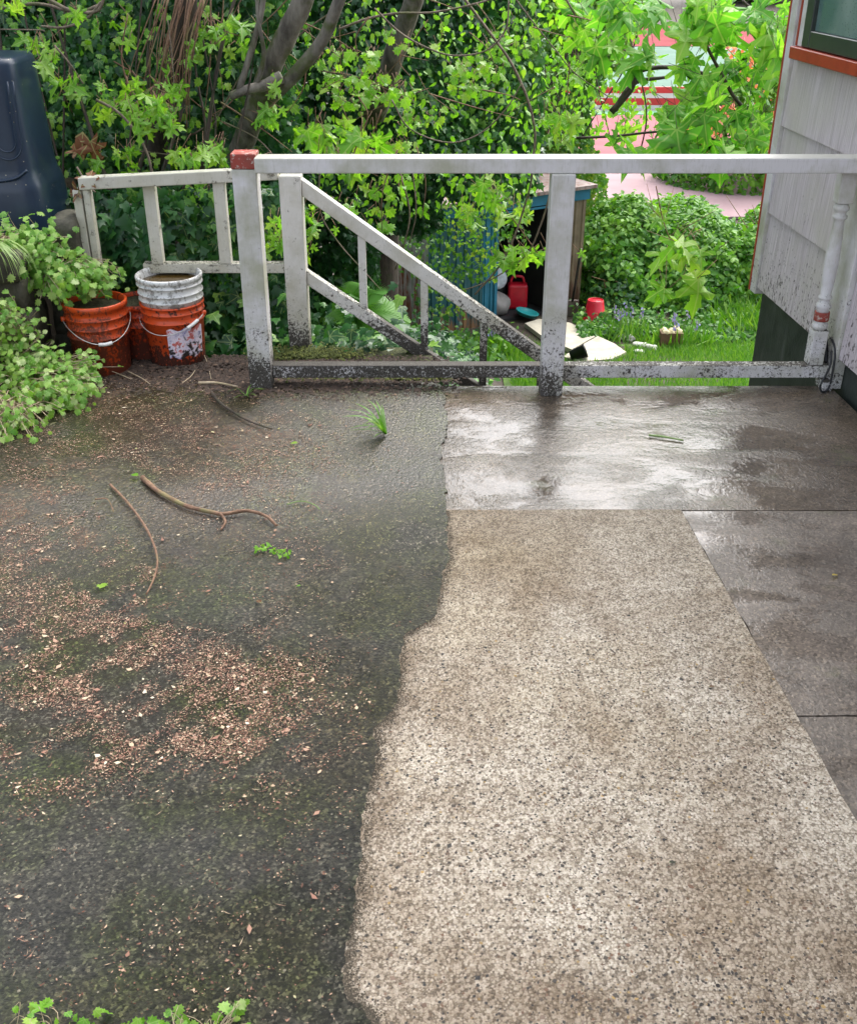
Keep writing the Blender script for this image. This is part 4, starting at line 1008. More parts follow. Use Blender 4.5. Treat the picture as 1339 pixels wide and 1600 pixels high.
B([(85, 70), (110, 100), (130, 130)], .007, .005, 4.9); B([(265, 245), (272, 180), (270, 100), (262, 30)], .004, .003, 5.0)
tb = Tubes()
for i in range(90):
    u = random.choice([random.uniform(60, 460), random.uniform(300, 900)]); v = random.uniform(-20, 240); Y = random.uniform(5.2, 6.8); a = random.uniform(-1.4, 1.4); L = random.uniform(40, 150)
    tb.add([P(*q, Y=Y) for q in ((u, v), (u + L * .5 * math.sin(a) + random.uniform(-12, 12), v + L * .5 * abs(math.cos(a))), (u + L * math.sin(a), v + L * abs(math.cos(a))))], random.uniform(.002, .005), .0015, n=5)
tb.build('twigs', MAT['twig'], br, kind='stuff')

# maples and young leaf sprays: clusters measured on the photo (u, v, su, sv, count, distance, leaf size m)
def spray(name, label, cat, clusters, mats, kind, stems, seed, loc, singles=300, droop=1.0, group=None, stemmat='twig', face=(0, -.7, .8), spread=.62):
    t = thing(name, label, cat, loc, group); r = np.random.default_rng(seed); pos = []; sz = []
    tb = Tubes()
    for (u, v, su, sv, n, Y, s) in clusters:
        for _ in range(n):
            uu = u + r.uniform(-1, 1) * su; vv = v + r.uniform(-1, 1) * sv; yy = Y + r.uniform(-.25, .25) * (Y / 6)
            p = P(uu, vv, Y=yy); pos.append(p); sz.append(s * r.uniform(.4, 1.3))
            b = p + Vector((r.normal(0, .5) * s, abs(r.normal(0, .6)) * s, r.uniform(.3, 1.1) * s)); tb.add([p, b], .0018 * max(1, Y / 7), .0012, n=4, sub=1)
    for pts, r0, r1, Y in stems: tb.add([P(u, v, Y=Y) for u, v in pts], r0, r1, n=6, sub=5)
    n = len(pos); pos = np.array([tuple(p) for p in pos]); sz = np.array(sz)
    nrm = np.array(face)[None] + r.normal(0, spread, (n, 3)); tip = np.stack([r.normal(0, .8, n), r.normal(-.5, .3, n), r.normal(-.75 * droop, .4, n)], 1)
    foliage(t, kind, mats, pos, nrm, tip, sz, r.uniform(0, 1, n), singles); tb.build('stems', MAT[stemmat], t, kind='stuff'); return t
spray('maple_branch', 'big leaved maple branch hanging in front of the pink court beside the house', 'tree',
      [(1150, 90, 75, 95, 66, 6.6, .165), (1120, 190, 95, 50, 34, 6.2, .165), (1030, 8, 90, 14, 20, 6.4, .165), (1000, 232, 50, 10, 6, 6.2, .165), (1075, 70, 25, 50, 11, 6.6, .15), (960, 205, 30, 14, 4, 7, .13),
       (945, 72, 20, 10, 4, 6.2, .15), (920, 25, 30, 20, 9, 7.2, .15), (1190, 220, 40, 25, 10, 6.4, .15), (1210, 40, 22, 50, 12, 6.6, .165), (1000, 88, 28, 10, 4, 6.2, .19), (1060, 185, 24, 16, 4, 6.4, .16)], MAPLE, 'maple',
      [([(1240, 205), (1180, 180), (1150, 155), (1130, 120), (1100, 60), (1090, 0)], .013, .008, 6.7), ([(955, 175), (985, 140), (1000, 110), (1060, 105), (1120, 120)], .022, .010, 7.0), ([(960, 172), (990, 130), (1040, 120)], .02, .01, 7.0),
       ([(900, 215), (960, 212), (1040, 205), (1110, 215), (1190, 260)], .009, .006, 6.5), ([(1230, 75), (1190, 30), (1160, 0)], .012, .008, 6.9), ([(1000, 240), (1010, 170), (985, 60)], .005, .004, 6.7)], 101, P(1100, 240, Y=6.6), stemmat='darkbark')
spray('maple_sprig', 'bright maple sprig hanging below the top rail in front of the shrubs', 'tree',
      [(1030, 330, 12, 10, 3, 5.4, .13), (1066, 372, 12, 10, 3, 5.4, .12), (1090, 385, 12, 8, 2, 5.4, .12), (1058, 395, 14, 8, 3, 5.4, .13), (1085, 428, 14, 9, 2, 5.4, .14), (1040, 452, 9, 5, 2, 5.4, .17)], YOUNG, 'maple',
      [([(1025, 290), (1035, 340), (1050, 380), (1072, 420), (1040, 455)], .003, .002, 5.45)], 102, P(1040, 340, Y=5.4), spread=.25)
spray('young_maple', 'young maple sprays with drooping light green leaves above the left railing', 'tree',
      [(120, 140, 30, 14, 8, 4.9, 0.066), (205, 150, 50, 28, 35, 4.9, 0.058), (265, 140, 20, 14, 8, 5.0, 0.055), (335, 55, 45, 22, 27, 5.3, 0.066), (120, 20, 12, 8, 3, 4.8, 0.055), (62, 80, 30, 20, 12, 4.8, 0.062), (230, 185, 45, 18, 24, 4.9, 0.058),
       (300, 240, 30, 10, 16, 4.8, 0.066), (335, 230, 16, 16, 9, 4.8, 0.062), (420, 175, 20, 20, 11, 5.3, 0.070), (395, 250, 20, 8, 4, 5, 0.055), (310, 300, 14, 22, 11, 4.85, 0.055), (270, 90, 30, 30, 8, 5.2, 0.055), (20, 10, 20, 10, 7, 4.8, 0.070), (185, 250, 35, 20, 16, 4.8, 0.051), (180, 45, 30, 20, 5, 5.1, 0.055), (430, 130, 12, 20, 7, 5.3, 0.047)], YOUNG, 'maple',
      [([(205, 200), (205, 150), (190, 90), (200, 20)], .005, .003, 5.0), ([(330, 80), (345, 40), (350, -10)], .004, .003, 5.35), ([(410, 200), (420, 150), (430, 90)], .004, .003, 5.35)], 103, P(200, 250, Y=5))
spray('young_maple', 'young maple with larger pale green leaves behind the middle of the top rail', 'tree',
      [(575, 205, 20, 18, 6, 5.6, 0.120), (495, 205, 30, 14, 9, 5.6, 0.104), (500, 240, 25, 6, 5, 5.5, 0.104), (545, 190, 20, 20, 6, 5.6, 0.072), (540, 250, 30, 8, 8, 5.4, 0.096), (520, 330, 40, 30, 12, 5.0, 0.056), (555, 315, 20, 16, 5, 5, 0.064), (480, 370, 20, 30, 12, 5, 0.064), (485, 330, 12, 20, 5, 5, 0.056), (430, 345, 12, 30, 10, 4.7, 0.064), (425, 390, 12, 20, 6, 4.7, 0.064)], YOUNG, 'maple',
      [([(545, 260), (560, 220), (575, 180), (560, 150)], .004, .003, 5.6), ([(470, 480), (480, 400), (510, 300)], .003, .002, 5.0)], 104, P(520, 280, Y=5.5))
spray('young_maple', 'young maple spray in front of the shed doorway left of the middle post', 'tree',
      [(765, 300, 22, 14, 10, 6.4, 0.096), (800, 330, 30, 10, 8, 6.3, 0.096), (835, 392, 22, 12, 9, 6.3, 0.096), (790, 400, 18, 16, 9, 6.4, 0.088), (880, 200, 25, 25, 15, 6.6, 0.104), (755, 280, 14, 8, 4, 6.4, 0.096), (900, 398, 14, 6, 2, 6.3, 0.080), (740, 330, 20, 20, 8, 6.4, 0.072), (865, 185, 20, 10, 5, 6.6, 0.096), (925, 60, 25, 25, 10, 7, 0.112), (905, 110, 15, 20, 6, 7, 0.096)], YOUNG, 'maple',
      [([(760, 290), (800, 340), (840, 395)], .004, .003, 6.4)], 105, P(800, 400, Y=6.4))
spray('elder_shoots', 'bright layered shoots among the ivy above the middle of the railing', 'shrub',
      [(540, 90, 50, 12, 38, 6.2, 0.052), (570, 130, 60, 14, 50, 6.2, 0.052), (620, 150, 30, 12, 28, 6.2, 0.052), (555, 155, 30, 12, 25, 6.2, 0.052), (600, 235, 40, 14, 32, 6.0, 0.056), (730, 120, 30, 30, 38, 7.2, 0.056), (770, 90, 25, 30, 30, 7.2, 0.056), (650, 60, 50, 20, 25, 6.6, 0.048), (660, 180, 30, 20, 22, 6.4, 0.048), (800, 60, 40, 30, 32, 7.4, 0.056), (590, 345, 20, 20, 15, 5.8, 0.056), (610, 290, 30, 20, 20, 5.8, 0.056)], YOUNG, 'geran',
      [([(500, 110), (560, 120), (640, 155)], .003, .002, 6.25)], 106, P(600, 230, Y=6.2), singles=290)

for lab, x0, x1, z0, z1, yv, n, sz, sd in (('loose veil of young yellow green shoots at the top left over the ivy', -3.0, -.9, .55, 1.55, 5.35, 900, .036, 131), ('loose veil of young shoots over the middle ivy tree', -1.3, .75, -.1, 1.35, 7.4, 1700, .050, 132),
                                        ('fine light shoots at the top centre beside the pink court', .3, 2.3, -.2, 1.4, 11.5, 2000, .065, 133)):
    t = thing('young_shoots', lab, 'shoots', ((x0 + x1) / 2, yv, z0), 'veils of young shoots')
    curtain(t, x0, x1, z0, z1, lambda x, z, yv=yv: yv + 0 * x, .35, n, sz, 'geran' if sd == 131 else 'oval', YOUNG, sd, 250, clump=5, gaps=.45, face=(0, -.8, .7))
# fern below the gate
fr = thing('fern', 'arching green fern on the bank below the stair handrail', 'fern', P(590, 500, Y=6.4)); fv = []; ff = []
base = P(556, 505, Y=5.3)
for u, v in ((600, 445), (622, 470), (628, 505), (606, 525), (570, 430), (545, 445), (520, 470), (590, 540), (640, 490)):
    end = P(u, v + 15, Y=5.2 + random.uniform(-.2, .4)); mid = base.lerp(end, .5) + Vector((0, 0, .07)); pts = catmull([base, mid, end], 14)
    vs = []; fs = []
    for i in range(1, len(pts) - 1):
        d = (pts[i + 1] - pts[i - 1]).normalized(); s = d.cross(Vector((0, -.6, .8))).normalized(); L = .10 * math.sin(math.pi * (i / len(pts)) ** .7) + .012
        for sg in (1, -1):
            o_ = len(vs); e = pts[i] + s * sg * L + d * L * .35 - Vector((0, 0, L * .25)); w = d * .011
            vs += [pts[i] - w * .6, e, pts[i] + w, pts[i].lerp(e, .55) + w * .9]; fs += [(o_, o_ + 1, o_ + 3), (o_, o_ + 3, o_ + 2)]
    for i in range(len(pts) - 1):
        o_ = len(vs); vs += [pts[i] + Vector((.003, 0, 0)), pts[i] - Vector((.003, 0, 0)), pts[i + 1] - Vector((.003, 0, 0)), pts[i + 1] + Vector((.003, 0, 0))]; fs.append((o_, o_ + 1, o_ + 2, o_ + 3))
    pyd('frond', vs, fs, FERN[1], fr)

# grass in the garden
def blades(name, label, cat, xs, ys, zs, h, mats, seed, lean=.35, parent=None, wide=1.0, kind='stuff'):
    r = np.random.default_rng(seed); n = len(xs); pos = np.stack([xs, ys, zs], 1)
    tip = np.stack([r.normal(0, lean, n), r.normal(0, lean, n), np.ones(n)], 1); nrm = np.stack([r.normal(0, .6, n), -np.ones(n), r.normal(0, .3, n)], 1)
    me = leaves_mesh(name, 'blade', pos, nrm, tip, h, r.uniform(0, 1, n)); me.materials.append(mats[0]); o = bpy.data.objects.new(name, me); COL.objects.link(o)
    if kind: o['kind'] = kind
    if label: tag(o, label, cat)
    if parent: o.parent = parent; o.location = -parent.location
    return o
r_ = np.random.default_rng(120); n = 26000; x = r_.uniform(1.0, 4.6, n); y = r_.uniform(11.2, 14.0, n)
keep = (y < 13.15 + .25 * np.sin(x * 2.2) + r_.normal(0, .12, n))
pp = [P(u, w, z=-3.06) for u, w in [(820, 508), (842, 501), (890, 507), (932, 527), (960, 540), (978, 553), (955, 564), (905, 568), (880, 560), (852, 532)]]
def inside(x, y, poly):
    c = np.zeros(len(x), bool); n_ = len(poly)
    for i in range(n_):
        x1, y1 = poly[i].x, poly[i].y; x2, y2 = poly[(i + 1) % n_].x, poly[(i + 1) % n_].y
        c ^= ((y1 > y) != (y2 > y)) & (x < (x2 - x1) * (y - y1) / (y2 - y1 + 1e-12) + x1)
    return c
keep &= ~inside(x, y, pp); x, y = x[keep], y[keep]
blades('lawn_grass', 'short bright green lawn grass around the pale garden path', 'grass', x, y, np.full(len(x), -3.095), r_.uniform(.05, .12, len(x)), GRASS, 121, .4)
n = 1300; x = r_.normal(4.55, .30, n); y = r_.normal(14.0, .3, n)
blades('tall_grass', 'taller arching grass clump at the foot of the shrubs', 'grass', x, y, np.full(n, -3.1), r_.uniform(.15, .40, n), GRASS, 122, .7)
# plants at the lawn's far edge
n = 4200; x = r_.uniform(2.0, 4.9, n); y = 13.35 + r_.exponential(.35, n) + .15 * np.sin(x * 3); z = -3.08 + r_.uniform(0, .2, n) * (y - 13.0).clip(.2, 1)
t = thing('border_plants', 'mixed low border plants between the lawn and the shrubs', 'plants', (3.4, 13.6, -3.1))
foliage(t, 'oval', SHRUB, np.stack([x, y, z], 1), np.array([0, -.5, 1])[None] + r_.normal(0, .5, (n, 3)), r_.normal(0, 1, (n, 3)), r_.uniform(.05, .10, n), np.clip(r_.normal(.4, .3, n), 0, 1), 0)
for i, (u, w, n, lab) in enumerate([(772, 545, 9, 'purple bluebells in front of the shed by the lower handrail'), (977, 522, 6, 'blue bluebells beside the pale rubble and red bucket'), (1068, 532, 5, 'blue bluebells just right of the brown planter')]):
    c = P(u, w, z=-3.05); t = thing('bluebells', lab, 'flowers', tuple(c))
    tb = Tubes(); pos = []
    for k in range(n):
        b = c + Vector((random.uniform(-.16, .16), random.uniform(-.1, .1), 0)); tp = b + Vector((random.uniform(-.08, .08), 0, random.uniform(.30, .42))); tb.add([b, b.lerp(tp, .6), tp], .006, .004, n=5, sub=2)
        for q in range(7): pos.append(tuple(b.lerp(tp, .62 + .06 * q) + Vector((random.uniform(-.03, .03), random.uniform(-.03, .01), 0))))
    tb.build('stems', MAT['greenstem'], t, kind='stuff'); m = len(pos); rr = np.random.default_rng(i)
    foliage(t, 'oval', BLUEB, np.array(pos), rr.normal(0, .5, (m, 3)) + np.array([0, -1, .2])[None], np.array([0, -.2, -1.])[None] + rr.normal(0, .3, (m, 3)), rr.uniform(.035, .055, m), rr.uniform(0, 1, m), 0, name='petals')
    x = c.x + rr.normal(0, .2, 160); y = c.y + rr.normal(0, .12, 160); bl = blades('blades', None, None, x, y, np.full(160, -3.1), rr.uniform(.15, .3, 160), GRASS, i, .6, parent=t)

# ---------------------------------------------------------------- plants on the left by the bin and on the asphalt
def mound(name, label, cat, centers, mats, seed, size, kind='geran', singles=300, stems=40, loc=None, stemmat='paletwig', vb=0.0, sr=1.0):
    loc = loc or centers[0][0]; t = thing(name, label, cat, loc); r = np.random.default_rng(seed); pos = []; nr = []; sz = []; vv = []
    tb = Tubes()
    for c, rad, n, base in centers:
        c = Vector(c)
        for k in range(n):
            d = Vector((r.normal(), r.normal(), r.normal())).normalized(); d.z = abs(d.z) * .9 - .15
            d.y = -abs(d.y) if r.random() < .8 else d.y
            rr = (1 - min(.85, r.exponential(.30))) * (1 + .45 * math.sin(5 * d.x + 3 * d.z + c.x * 40) * math.cos(7 * d.z + 4 * d.y) + .28 * r.random() ** 3); p = c + Vector((d.x * rad[0], d.y * rad[1], d.z * rad[2])) * rr
            p += Vector((r.normal(), r.normal(), r.normal())) * .028 * sr; pos.append(tuple(p)); nr.append((d.x * .6, d.y * .6 - .45, d.z + .55)); sz.append(size * r.uniform(.55, 1.25)); vv.append(min(1, max(0, .5 + r.normal(0, .25) + vb)))
            if r.random() < stems / max(1, n):
                b = Vector(base) + Vector((r.normal(0, .04 * sr), r.normal(0, .04 * sr), 0)); tb.add([b, b.lerp(p, .5) + Vector((r.normal(0, .02 * sr), r.normal(0, .02 * sr), .03 * sr)), p], .0022 * sr, .0012 * sr, n=5, sub=3)
    n = len(pos); nrm = np.array(nr) + r.normal(0, .38, (n, 3)); tip = np.stack([r.normal(0, .8, n), r.normal(-.5, .4, n), r.normal(-.4, .4, n)], 1)
    foliage(t, kind, mats, np.array(pos), nrm, tip, np.array(sz), np.array(vv), singles); tb.build('stems', MAT[stemmat], t, kind='stuff'); return t
mound('trailing_geranium', 'bright green leafy clump spilling over the stones above the orange bucket', 'plant',
      [((-1.60, 4.26, .48), (.16, .14, .15), 403, (-1.62, 4.4, .45)), ((-1.46, 4.22, .38), (.14, .12, .13), 367, (-1.55, 4.35, .4)), ((-1.36, 4.30, .36), (.10, .08, .07), 110, (-1.5, 4.35, .38)), ((-1.68, 4.18, .50), (.10, .1, .07), 110, (-1.68, 4.3, .5))], GERAN, 201, .030, singles=300, stems=90, vb=-.1)
mound('herb_robert', 'pale green weed clump sprawling on the asphalt in front of the orange bucket', 'plant',
      [((-1.60, 3.98, .10), (.16, .18, .14), 514, (-1.66, 4.05, 0)), ((-1.46, 3.84, .05), (.18, .15, .08), 465, (-1.6, 3.9, 0)), ((-1.56, 3.58, .04), (.16, .16, .07), 269, (-1.62, 3.8, 0)), ((-1.42, 3.98, .07), (.12, .09, .10), 244, (-1.55, 4.0, 0)), ((-1.66, 4.02, .25), (.10, .14, .12), 220, (-1.7, 4.1, .1)), ((-1.68, 4.0, .33), (.1, .1, .06), 73, (-1.7, 4.1, .2))], GERAN, 202, .025, singles=300, stems=220, vb=.12)
# variegated grass at stones
t = thing('striped_grass', 'arching tuft of green grass on the stones at the left edge', 'grass', (-1.70, 4.1, .52)); vs = []; fs = []
for i in range(34):
    a = random.uniform(-.4, 1.2); b = Vector((-1.74, 4.12, .53)) + Vector((random.uniform(-.02, .02), random.uniform(-.03, .03), 0)); L = random.uniform(.12, .24)
    d = Vector((math.cos(a), -abs(math.sin(a)) * .7 - .2, 0)).normalized(); pts = catmull([b, b + d * L * .45 + Vector((0, 0, .045)), b + d * L * .85 + Vector((0, 0, -.0)), b + d * L - Vector((0, 0, random.uniform(.03, .10)))], 4)
    s = d.cross(Vector((0, 0, 1))) * .0035
    for j in range(len(pts) - 1):
        w0 = s * (1 - j / len(pts)); w1 = s * (1 - (j + 1) / len(pts)); o_ = len(vs); vs += [pts[j] - w0, pts[j] + w0, pts[j + 1] + w1, pts[j + 1] - w1]; fs.append((o_, o_ + 1, o_ + 2, o_ + 3))
pyd('blades', vs, fs, leafmat('striped blade', [(0, (.16, .34, .06)), (1, (.35, .48, .18))], obj=True), t, kind='stuff')
# bottom edge weeds near the camera
def bot(u, v): p = P(u, v, z=.012); return (p.x, p.y, .012)
mound('weed_clump', 'light green weed clump at the bottom left corner of the driveway', 'weed',
      [(bot(150, 1612), (.075, .035, .035), 60, bot(150, 1625)), (bot(65, 1580), (.035, .02, .03), 6, bot(90, 1620)), (bot(215, 1612), (.04, .03, .03), 26, bot(210, 1630)), (bot(20, 1600), (.02, .03, .03), 6, bot(20, 1620))], YOUNG, 203, .020, 'geran', singles=100, stems=14, vb=-.1, sr=.35)
mound('weed_clump', 'yellow green weed clump with reddish stems at the bottom edge below the asphalt', 'weed',
      [(bot(320, 1610), (.055, .035, .035), 46, bot(320, 1625)), (bot(365, 1580), (.022, .02, .03), 12, bot(340, 1620)), (bot(275, 1585), (.02, .02, .03), 10, bot(290, 1620))], GERAN, 204, .018, singles=100, stems=16, sr=.35, vb=.1)
p = P(65, 1572, z=.03)
t = thing('fresh_leaf', 'single bright green lobed leaf in the bottom left corner', 'leaf', tuple(p)); gv, gf = GEO['maple'][0]
pyd('blade', [(p.x + .030 * a + .0, p.y + .030 * (b - .4) , p.z + .03 * c_) for a, b, c_ in gv], [tuple(q) for q in gf], YOUNG[1], t)

# ---------------------------------------------------------------- things lying on the pavement
def stick(name, label, cat, parts, mat, z=.018):
    tb = Tubes()
    for pts, r0, r1 in parts: tb.add([P(u, v, z=z + random.uniform(-.002, .004)) for u, v in pts], r0, r1, n=8, sub=5, wob=.12)
    o = tb.build(name, mat); tag(o, label, cat); return o
stick('fallen_branch', 'reddish brown forked branch lying on the littered asphalt', 'branch', [([(222, 746), (248, 768), (290, 790), (330, 800), (350, 803), (385, 798), (415, 806), (432, 821)], .0085, .0045), ([(345, 803), (352, 815), (345, 828)], .005, .003)], MAT['twig'])
stick('curved_twig', 'thin dark curved twig lying on the asphalt left of the branch', 'twig', [([(172, 757), (190, 775), (215, 805), (236, 840), (246, 875), (240, 905), (229, 928)], .0045, .0025), ([(148, 780), (168, 780), (178, 800)], .002, .0015)], MAT['twig'], .016)
stick('dark_stick', 'long dark stick half buried in dirt below the red capped post', 'stick', [([(330, 612), (345, 630), (375, 650), (400, 662), (425, 670)], .006, .003)], MAT['darkbark'])
stick('split_wood', 'pale splintered wood piece in front of the bucket pair', 'wood', [([(310, 598), (340, 598), (372, 604)], .006, .003)], MAT['paletwig'])
for qi, pts in enumerate(([(150, 572), (205, 592)], [(285, 598), (305, 578)], [(200, 580), (235, 600)], [(312, 540), (320, 580), (330, 592)])):
    o = stick('small_twig', ['small pale twig at the foot of the left orange bucket', 'small pale twig slanting up to the right bucket foot', 'small pale twig between the two larger buckets', 'thin bent twig leaning right of the white bucket'][qi], 'twig', [([pts[0], *[( (pts[0][0] + pts[-1][0]) / 2 + 3, (pts[0][1] + pts[-1][1]) / 2)], pts[-1]], .0022, .0014)], MAT['paletwig'], .02); o['group'] = 'small twigs by the buckets'
def tuft(name, label, cat, u, v, n, L, mats, spread=1.0, seed=1, w=.004, up=.6, az=None):
    r = random.Random(seed); c = P(u, v, z=.012); t = thing(name, label, cat, tuple(c))
    for i in range(n):
        a = r.uniform(0, 2 * math.pi) if az is None else R(r.uniform(*az)); l = L * r.uniform(.6, 1.15); d = Vector((math.cos(a), math.sin(a), 0)) * spread; k_ = r.uniform(.3, 1) * up
        pts = catmull([c, c + d * l * .5 + Vector((0, 0, l * k_ * .6)), c + d * l + Vector((0, 0, l * k_ * .7))], 4); s = d.cross(Vector((0, 0, 1))).normalized() * w; vs = []; fs = []
        for j in range(len(pts) - 1):
            q = lambda j: (1 - (j / (len(pts) - 1)) ** 2) * .9 + .1; o_ = len(vs); vs += [pts[j] - s * q(j), pts[j] + s * q(j), pts[j + 1] + s * q(j + 1), pts[j + 1] - s * q(j + 1)]; fs.append((o_, o_ + 1, o_ + 2, o_ + 3))
        pyd('blade', vs, fs, mats[1], t)
    return t
tuft('grass_tuft', 'bright green grass tuft growing from the pavement before the railing', 'grass', 603, 678, 18, .16, GRASS, .9, 3, .0045, .9, (95, 265))
tuft('grass_tuft', 'small sparse grass tuft in the dirt at the foot of the red capped post', 'grass', 385, 618, 12, .10, GRASS, .9, 4, .002, .7)
stick('fallen_stalk', 'thin curled green stem on the asphalt below the grass tuft', 'stem', [([(448, 788), (470, 783), (490, 788), (500, 796)], .0018, .0013)], MAT['greenstem'], .012)
stick('iris_leaf', 'pale green strap leaf lying on the wet concrete before the railing', 'leaf', [([(1014, 680), (1035, 682), (1068, 688)], .0045, .003)], MAT['greenstem'], .004)
def flatleaf(name, label, u, v, s, mats, kind='oval', a=0, z=.008, cat='leaf'):
    p = P(u, v, z=z); o = bpy.data.objects.new(name, single(kind, 0, mats[1])); COL.objects.link(o)
    o.matrix_local = Matrix.Translation(p) @ Matrix.Rotation(R(a), 4, 'Z') @ Matrix.Scale(s, 4); tag(o, label, cat); return o
YEL = pair('yellow leaf', [(0, (.55, .42, .08)), (1, (.66, .52, .12))])
flatleaf('fallen_leaf', 'small yellow leaf on the damp dark concrete slab at right', 1300, 899, .022, YEL, a=-70, z=.004)
flatleaf('fallen_leaf', 'round green leaf on the littered asphalt at left', 160, 918, .030, YOUNG, 'geran', 20, .014)
flatleaf('fallen_leaf', 'small pinkish brown leaf on the asphalt in the middle', 408, 942, .024, BROWNL, 'oval', 40, .014)
flatleaf('fallen_leaf', 'tiny bright green leaf just right of the litter patches', 470, 915, .014, YOUNG, 'oval', 90, .014)
flatleaf('fallen_leaf', 'small green leaf bit left of the grass tuft', 465, 692, .028, YOUNG, 'oval', 80, .014)
flatleaf('fallen_leaf', 'fresh green leaf at the upper tip of the fallen branch', 216, 743, .035, YOUNG, 'oval', 60, .02)
flatleaf('fallen_leaf', 'dark brown curled leaf on the light concrete slab', 1108, 1074, .018, BROWNL, 'oval', -60, .008)
flatleaf('fallen_leaf', 'black leaf scrap on the lower part of the light concrete', 1045, 1348, .016, pair('black leaf', [(0, (.02, .02, .02)), (1, (.03, .03, .03))]), 'oval', -80, .008)
t = thing('green_sprig', 'feathery bright green sprig lying on the asphalt', 'sprig', P(425, 858, z=.012)); r_ = np.random.default_rng(210); n = 60
pos = np.array([tuple(P(398 + 58 * i / n, 860 - 5 * math.sin(i * .1) + r_.uniform(-5, 5), z=.016)) for i in range(n)])
foliage(t, 'oval', YOUNG, pos, np.array([0, 0, 1.])[None] + r_.normal(0, .5, (n, 3)), r_.normal(0, 1, (n, 3)) * np.array([1, 1, .1]), r_.uniform(.008, .018, n), r_.uniform(.2, 1, n), 0)
for i, (u, v, s, a) in enumerate([(140, 290, .07, 0), (126, 300, .06, 90), (130, 205, .11, 170), (141, 218, .10, 195), (122, 240, .06, 30)]):
    p = P(u, v, Y=4.36 if i < 2 else 4.72); o = bpy.data.objects.new('dead_leaf', single('oval' if s > .1 else 'maple', 1, BROWNL[1])); COL.objects.link(o)
    o.matrix_local = Matrix.Translation(p) @ Matrix.Rotation(R(70), 4, 'X') @ Matrix.Rotation(R(a), 4, 'Z') @ Matrix.Scale(s, 4)
    tag(o, ['curled brown leaf on the left end of the landing railing', 'brown leaf stuck under the left end of the landing railing', 'big rust brown dead leaf hanging in the ivy right of the bin', 'dead brown leaf hanging just below the big rust leaf', 'small dead leaf low in the ivy by the bin'][i], 'leaf')

# ---------------------------------------------------------------- litter, pebbles, dirt, moss
def scatter(name, label, cat, pos, sz, v, mat, seed, elong=(1, 3), flat=.35):
    r = np.random.default_rng(seed); n = len(pos); a = r.uniform(0, 2 * np.pi, n); el = r.uniform(*elong, n)
    base = np.array([(-.5, 0, 0), (0, -.5, .15), (.5, 0, 0), (0, .5, .1), (0, 0, .55)])
    Vv = base[None] * np.stack([el, np.ones(n), np.full(n, flat)], 1)[:, None, :] * sz[:, None, None]
    Vv *= r.uniform(.7, 1.3, Vv.shape); tl = r.normal(0, .18, n)
    x = Vv[..., 0] * np.cos(a)[:, None] - Vv[..., 1] * np.sin(a)[:, None]; y = Vv[..., 0] * np.sin(a)[:, None] + Vv[..., 1] * np.cos(a)[:, None]
    z = Vv[..., 2] + np.abs(Vv[..., 0] * tl[:, None]) ; VV = np.stack([x, y, z], 2) + pos[:, None, :]
    F0 = np.array([(0, 1, 4), (1, 2, 4), (2, 3, 4), (3, 0, 4)]); F = (F0[None] + (np.arange(n) * 5)[:, None, None]).reshape(-1, 3)
    me = fast_mesh(name, VV.reshape(-1, 3), F, np.repeat(v, 5)); me.materials.append(mat); o = bpy.data.objects.new(name, me); COL.objects.link(o); tag(o, label, cat, kind='stuff'); return o
r_ = np.random.default_rng(301)
n = 300000; u = r_.uniform(-60, 700, n); v = 560 + (1600 - 560) * r_.uniform(0, 1, n) ** 1.05
A_ = (u - 669.5) / FPX; B_ = -(v - 800) / FPX; ry = math.cos(PITCH) + B_ * math.sin(PITCH); rz = -math.sin(PITCH) + B_ * math.cos(PITCH); tt = (.0075 - EYE) / rz
pts = np.stack([A_ * tt, ry * tt, np.full(n, .0075)], 1)
cl1 = sinnoise(302, 9, 9)(pts[:, 0], pts[:, 1]); cl2 = sinnoise(303, 30, 12)(pts[:, 0], pts[:, 1]); cl3 = sinnoise(313, 75, 12)(pts[:, 0], pts[:, 1])
def bell(cu, cv, su, sv): return np.exp(-((u - cu) / su) ** 2 - ((v - cv) / sv) ** 2)
reg = 1.0 * bell(200, 925, 70, 80) + .9 * bell(150, 1060, 230, 70) + .9 * bell(330, 1150, 150, 45) + 1.0 * bell(200, 650, 280, 70) + .9 * bell(80, 830, 160, 130) + 1.0 * bell(330, 710, 160, 70) + .6 * bell(400, 1060, 90, 60) + .6 * bell(60, 1190, 120, 50) + .35 * bell(250, 1400, 400, 180) + .3 * bell(250, 850, 300, 250)
reg *= 1 - .9 * bell(330, 880, 90, 80)
pr = np.clip(reg * np.clip(.42 + 1.4 * cl1 + 1.7 * cl2 + 1.9 * cl3, .015, 1), .008, 1) * np.clip(1 - (v - 1180) / 160, .14, 1) * np.where((u > 540) & (v < 900), .3, 1)
bx = np.interp(v, [602, 797, 870, 985, 990, 1090, 1135, 1160, 1340, 1540], [640, 660, 690, 680, 620, 615, 565, 580, 560, 530])
keep = (r_.uniform(0, 1, n) < pr) & (u < bx - 6) & (pts[:, 1] < 4.28) & (pts[:, 0] > -1.75)
pts = pts[keep]; m = len(pts)
scatter('leaf_litter', 'pink brown seed and leaf litter strewn over the dark asphalt', 'litter', pts, .0011 + .0052 * r_.beta(1.0, 3.8, m), np.clip(r_.beta(1.1, 1.5, m), 0, 1), LITTER, 304, (.8, 2.6), .5)
m = 380; idx = r_.integers(0, len(pts), m)
scatter('petals', 'larger torn petals and leaf scraps among the litter on the asphalt', 'litter', pts[idx] + np.array([0, 0, .001]), r_.uniform(.005, .011, m), r_.uniform(.3, 1, m), LITTER, 315, (.8, 2.2), .25)
m = 4500; idx = r_.integers(0, len(pts), m)
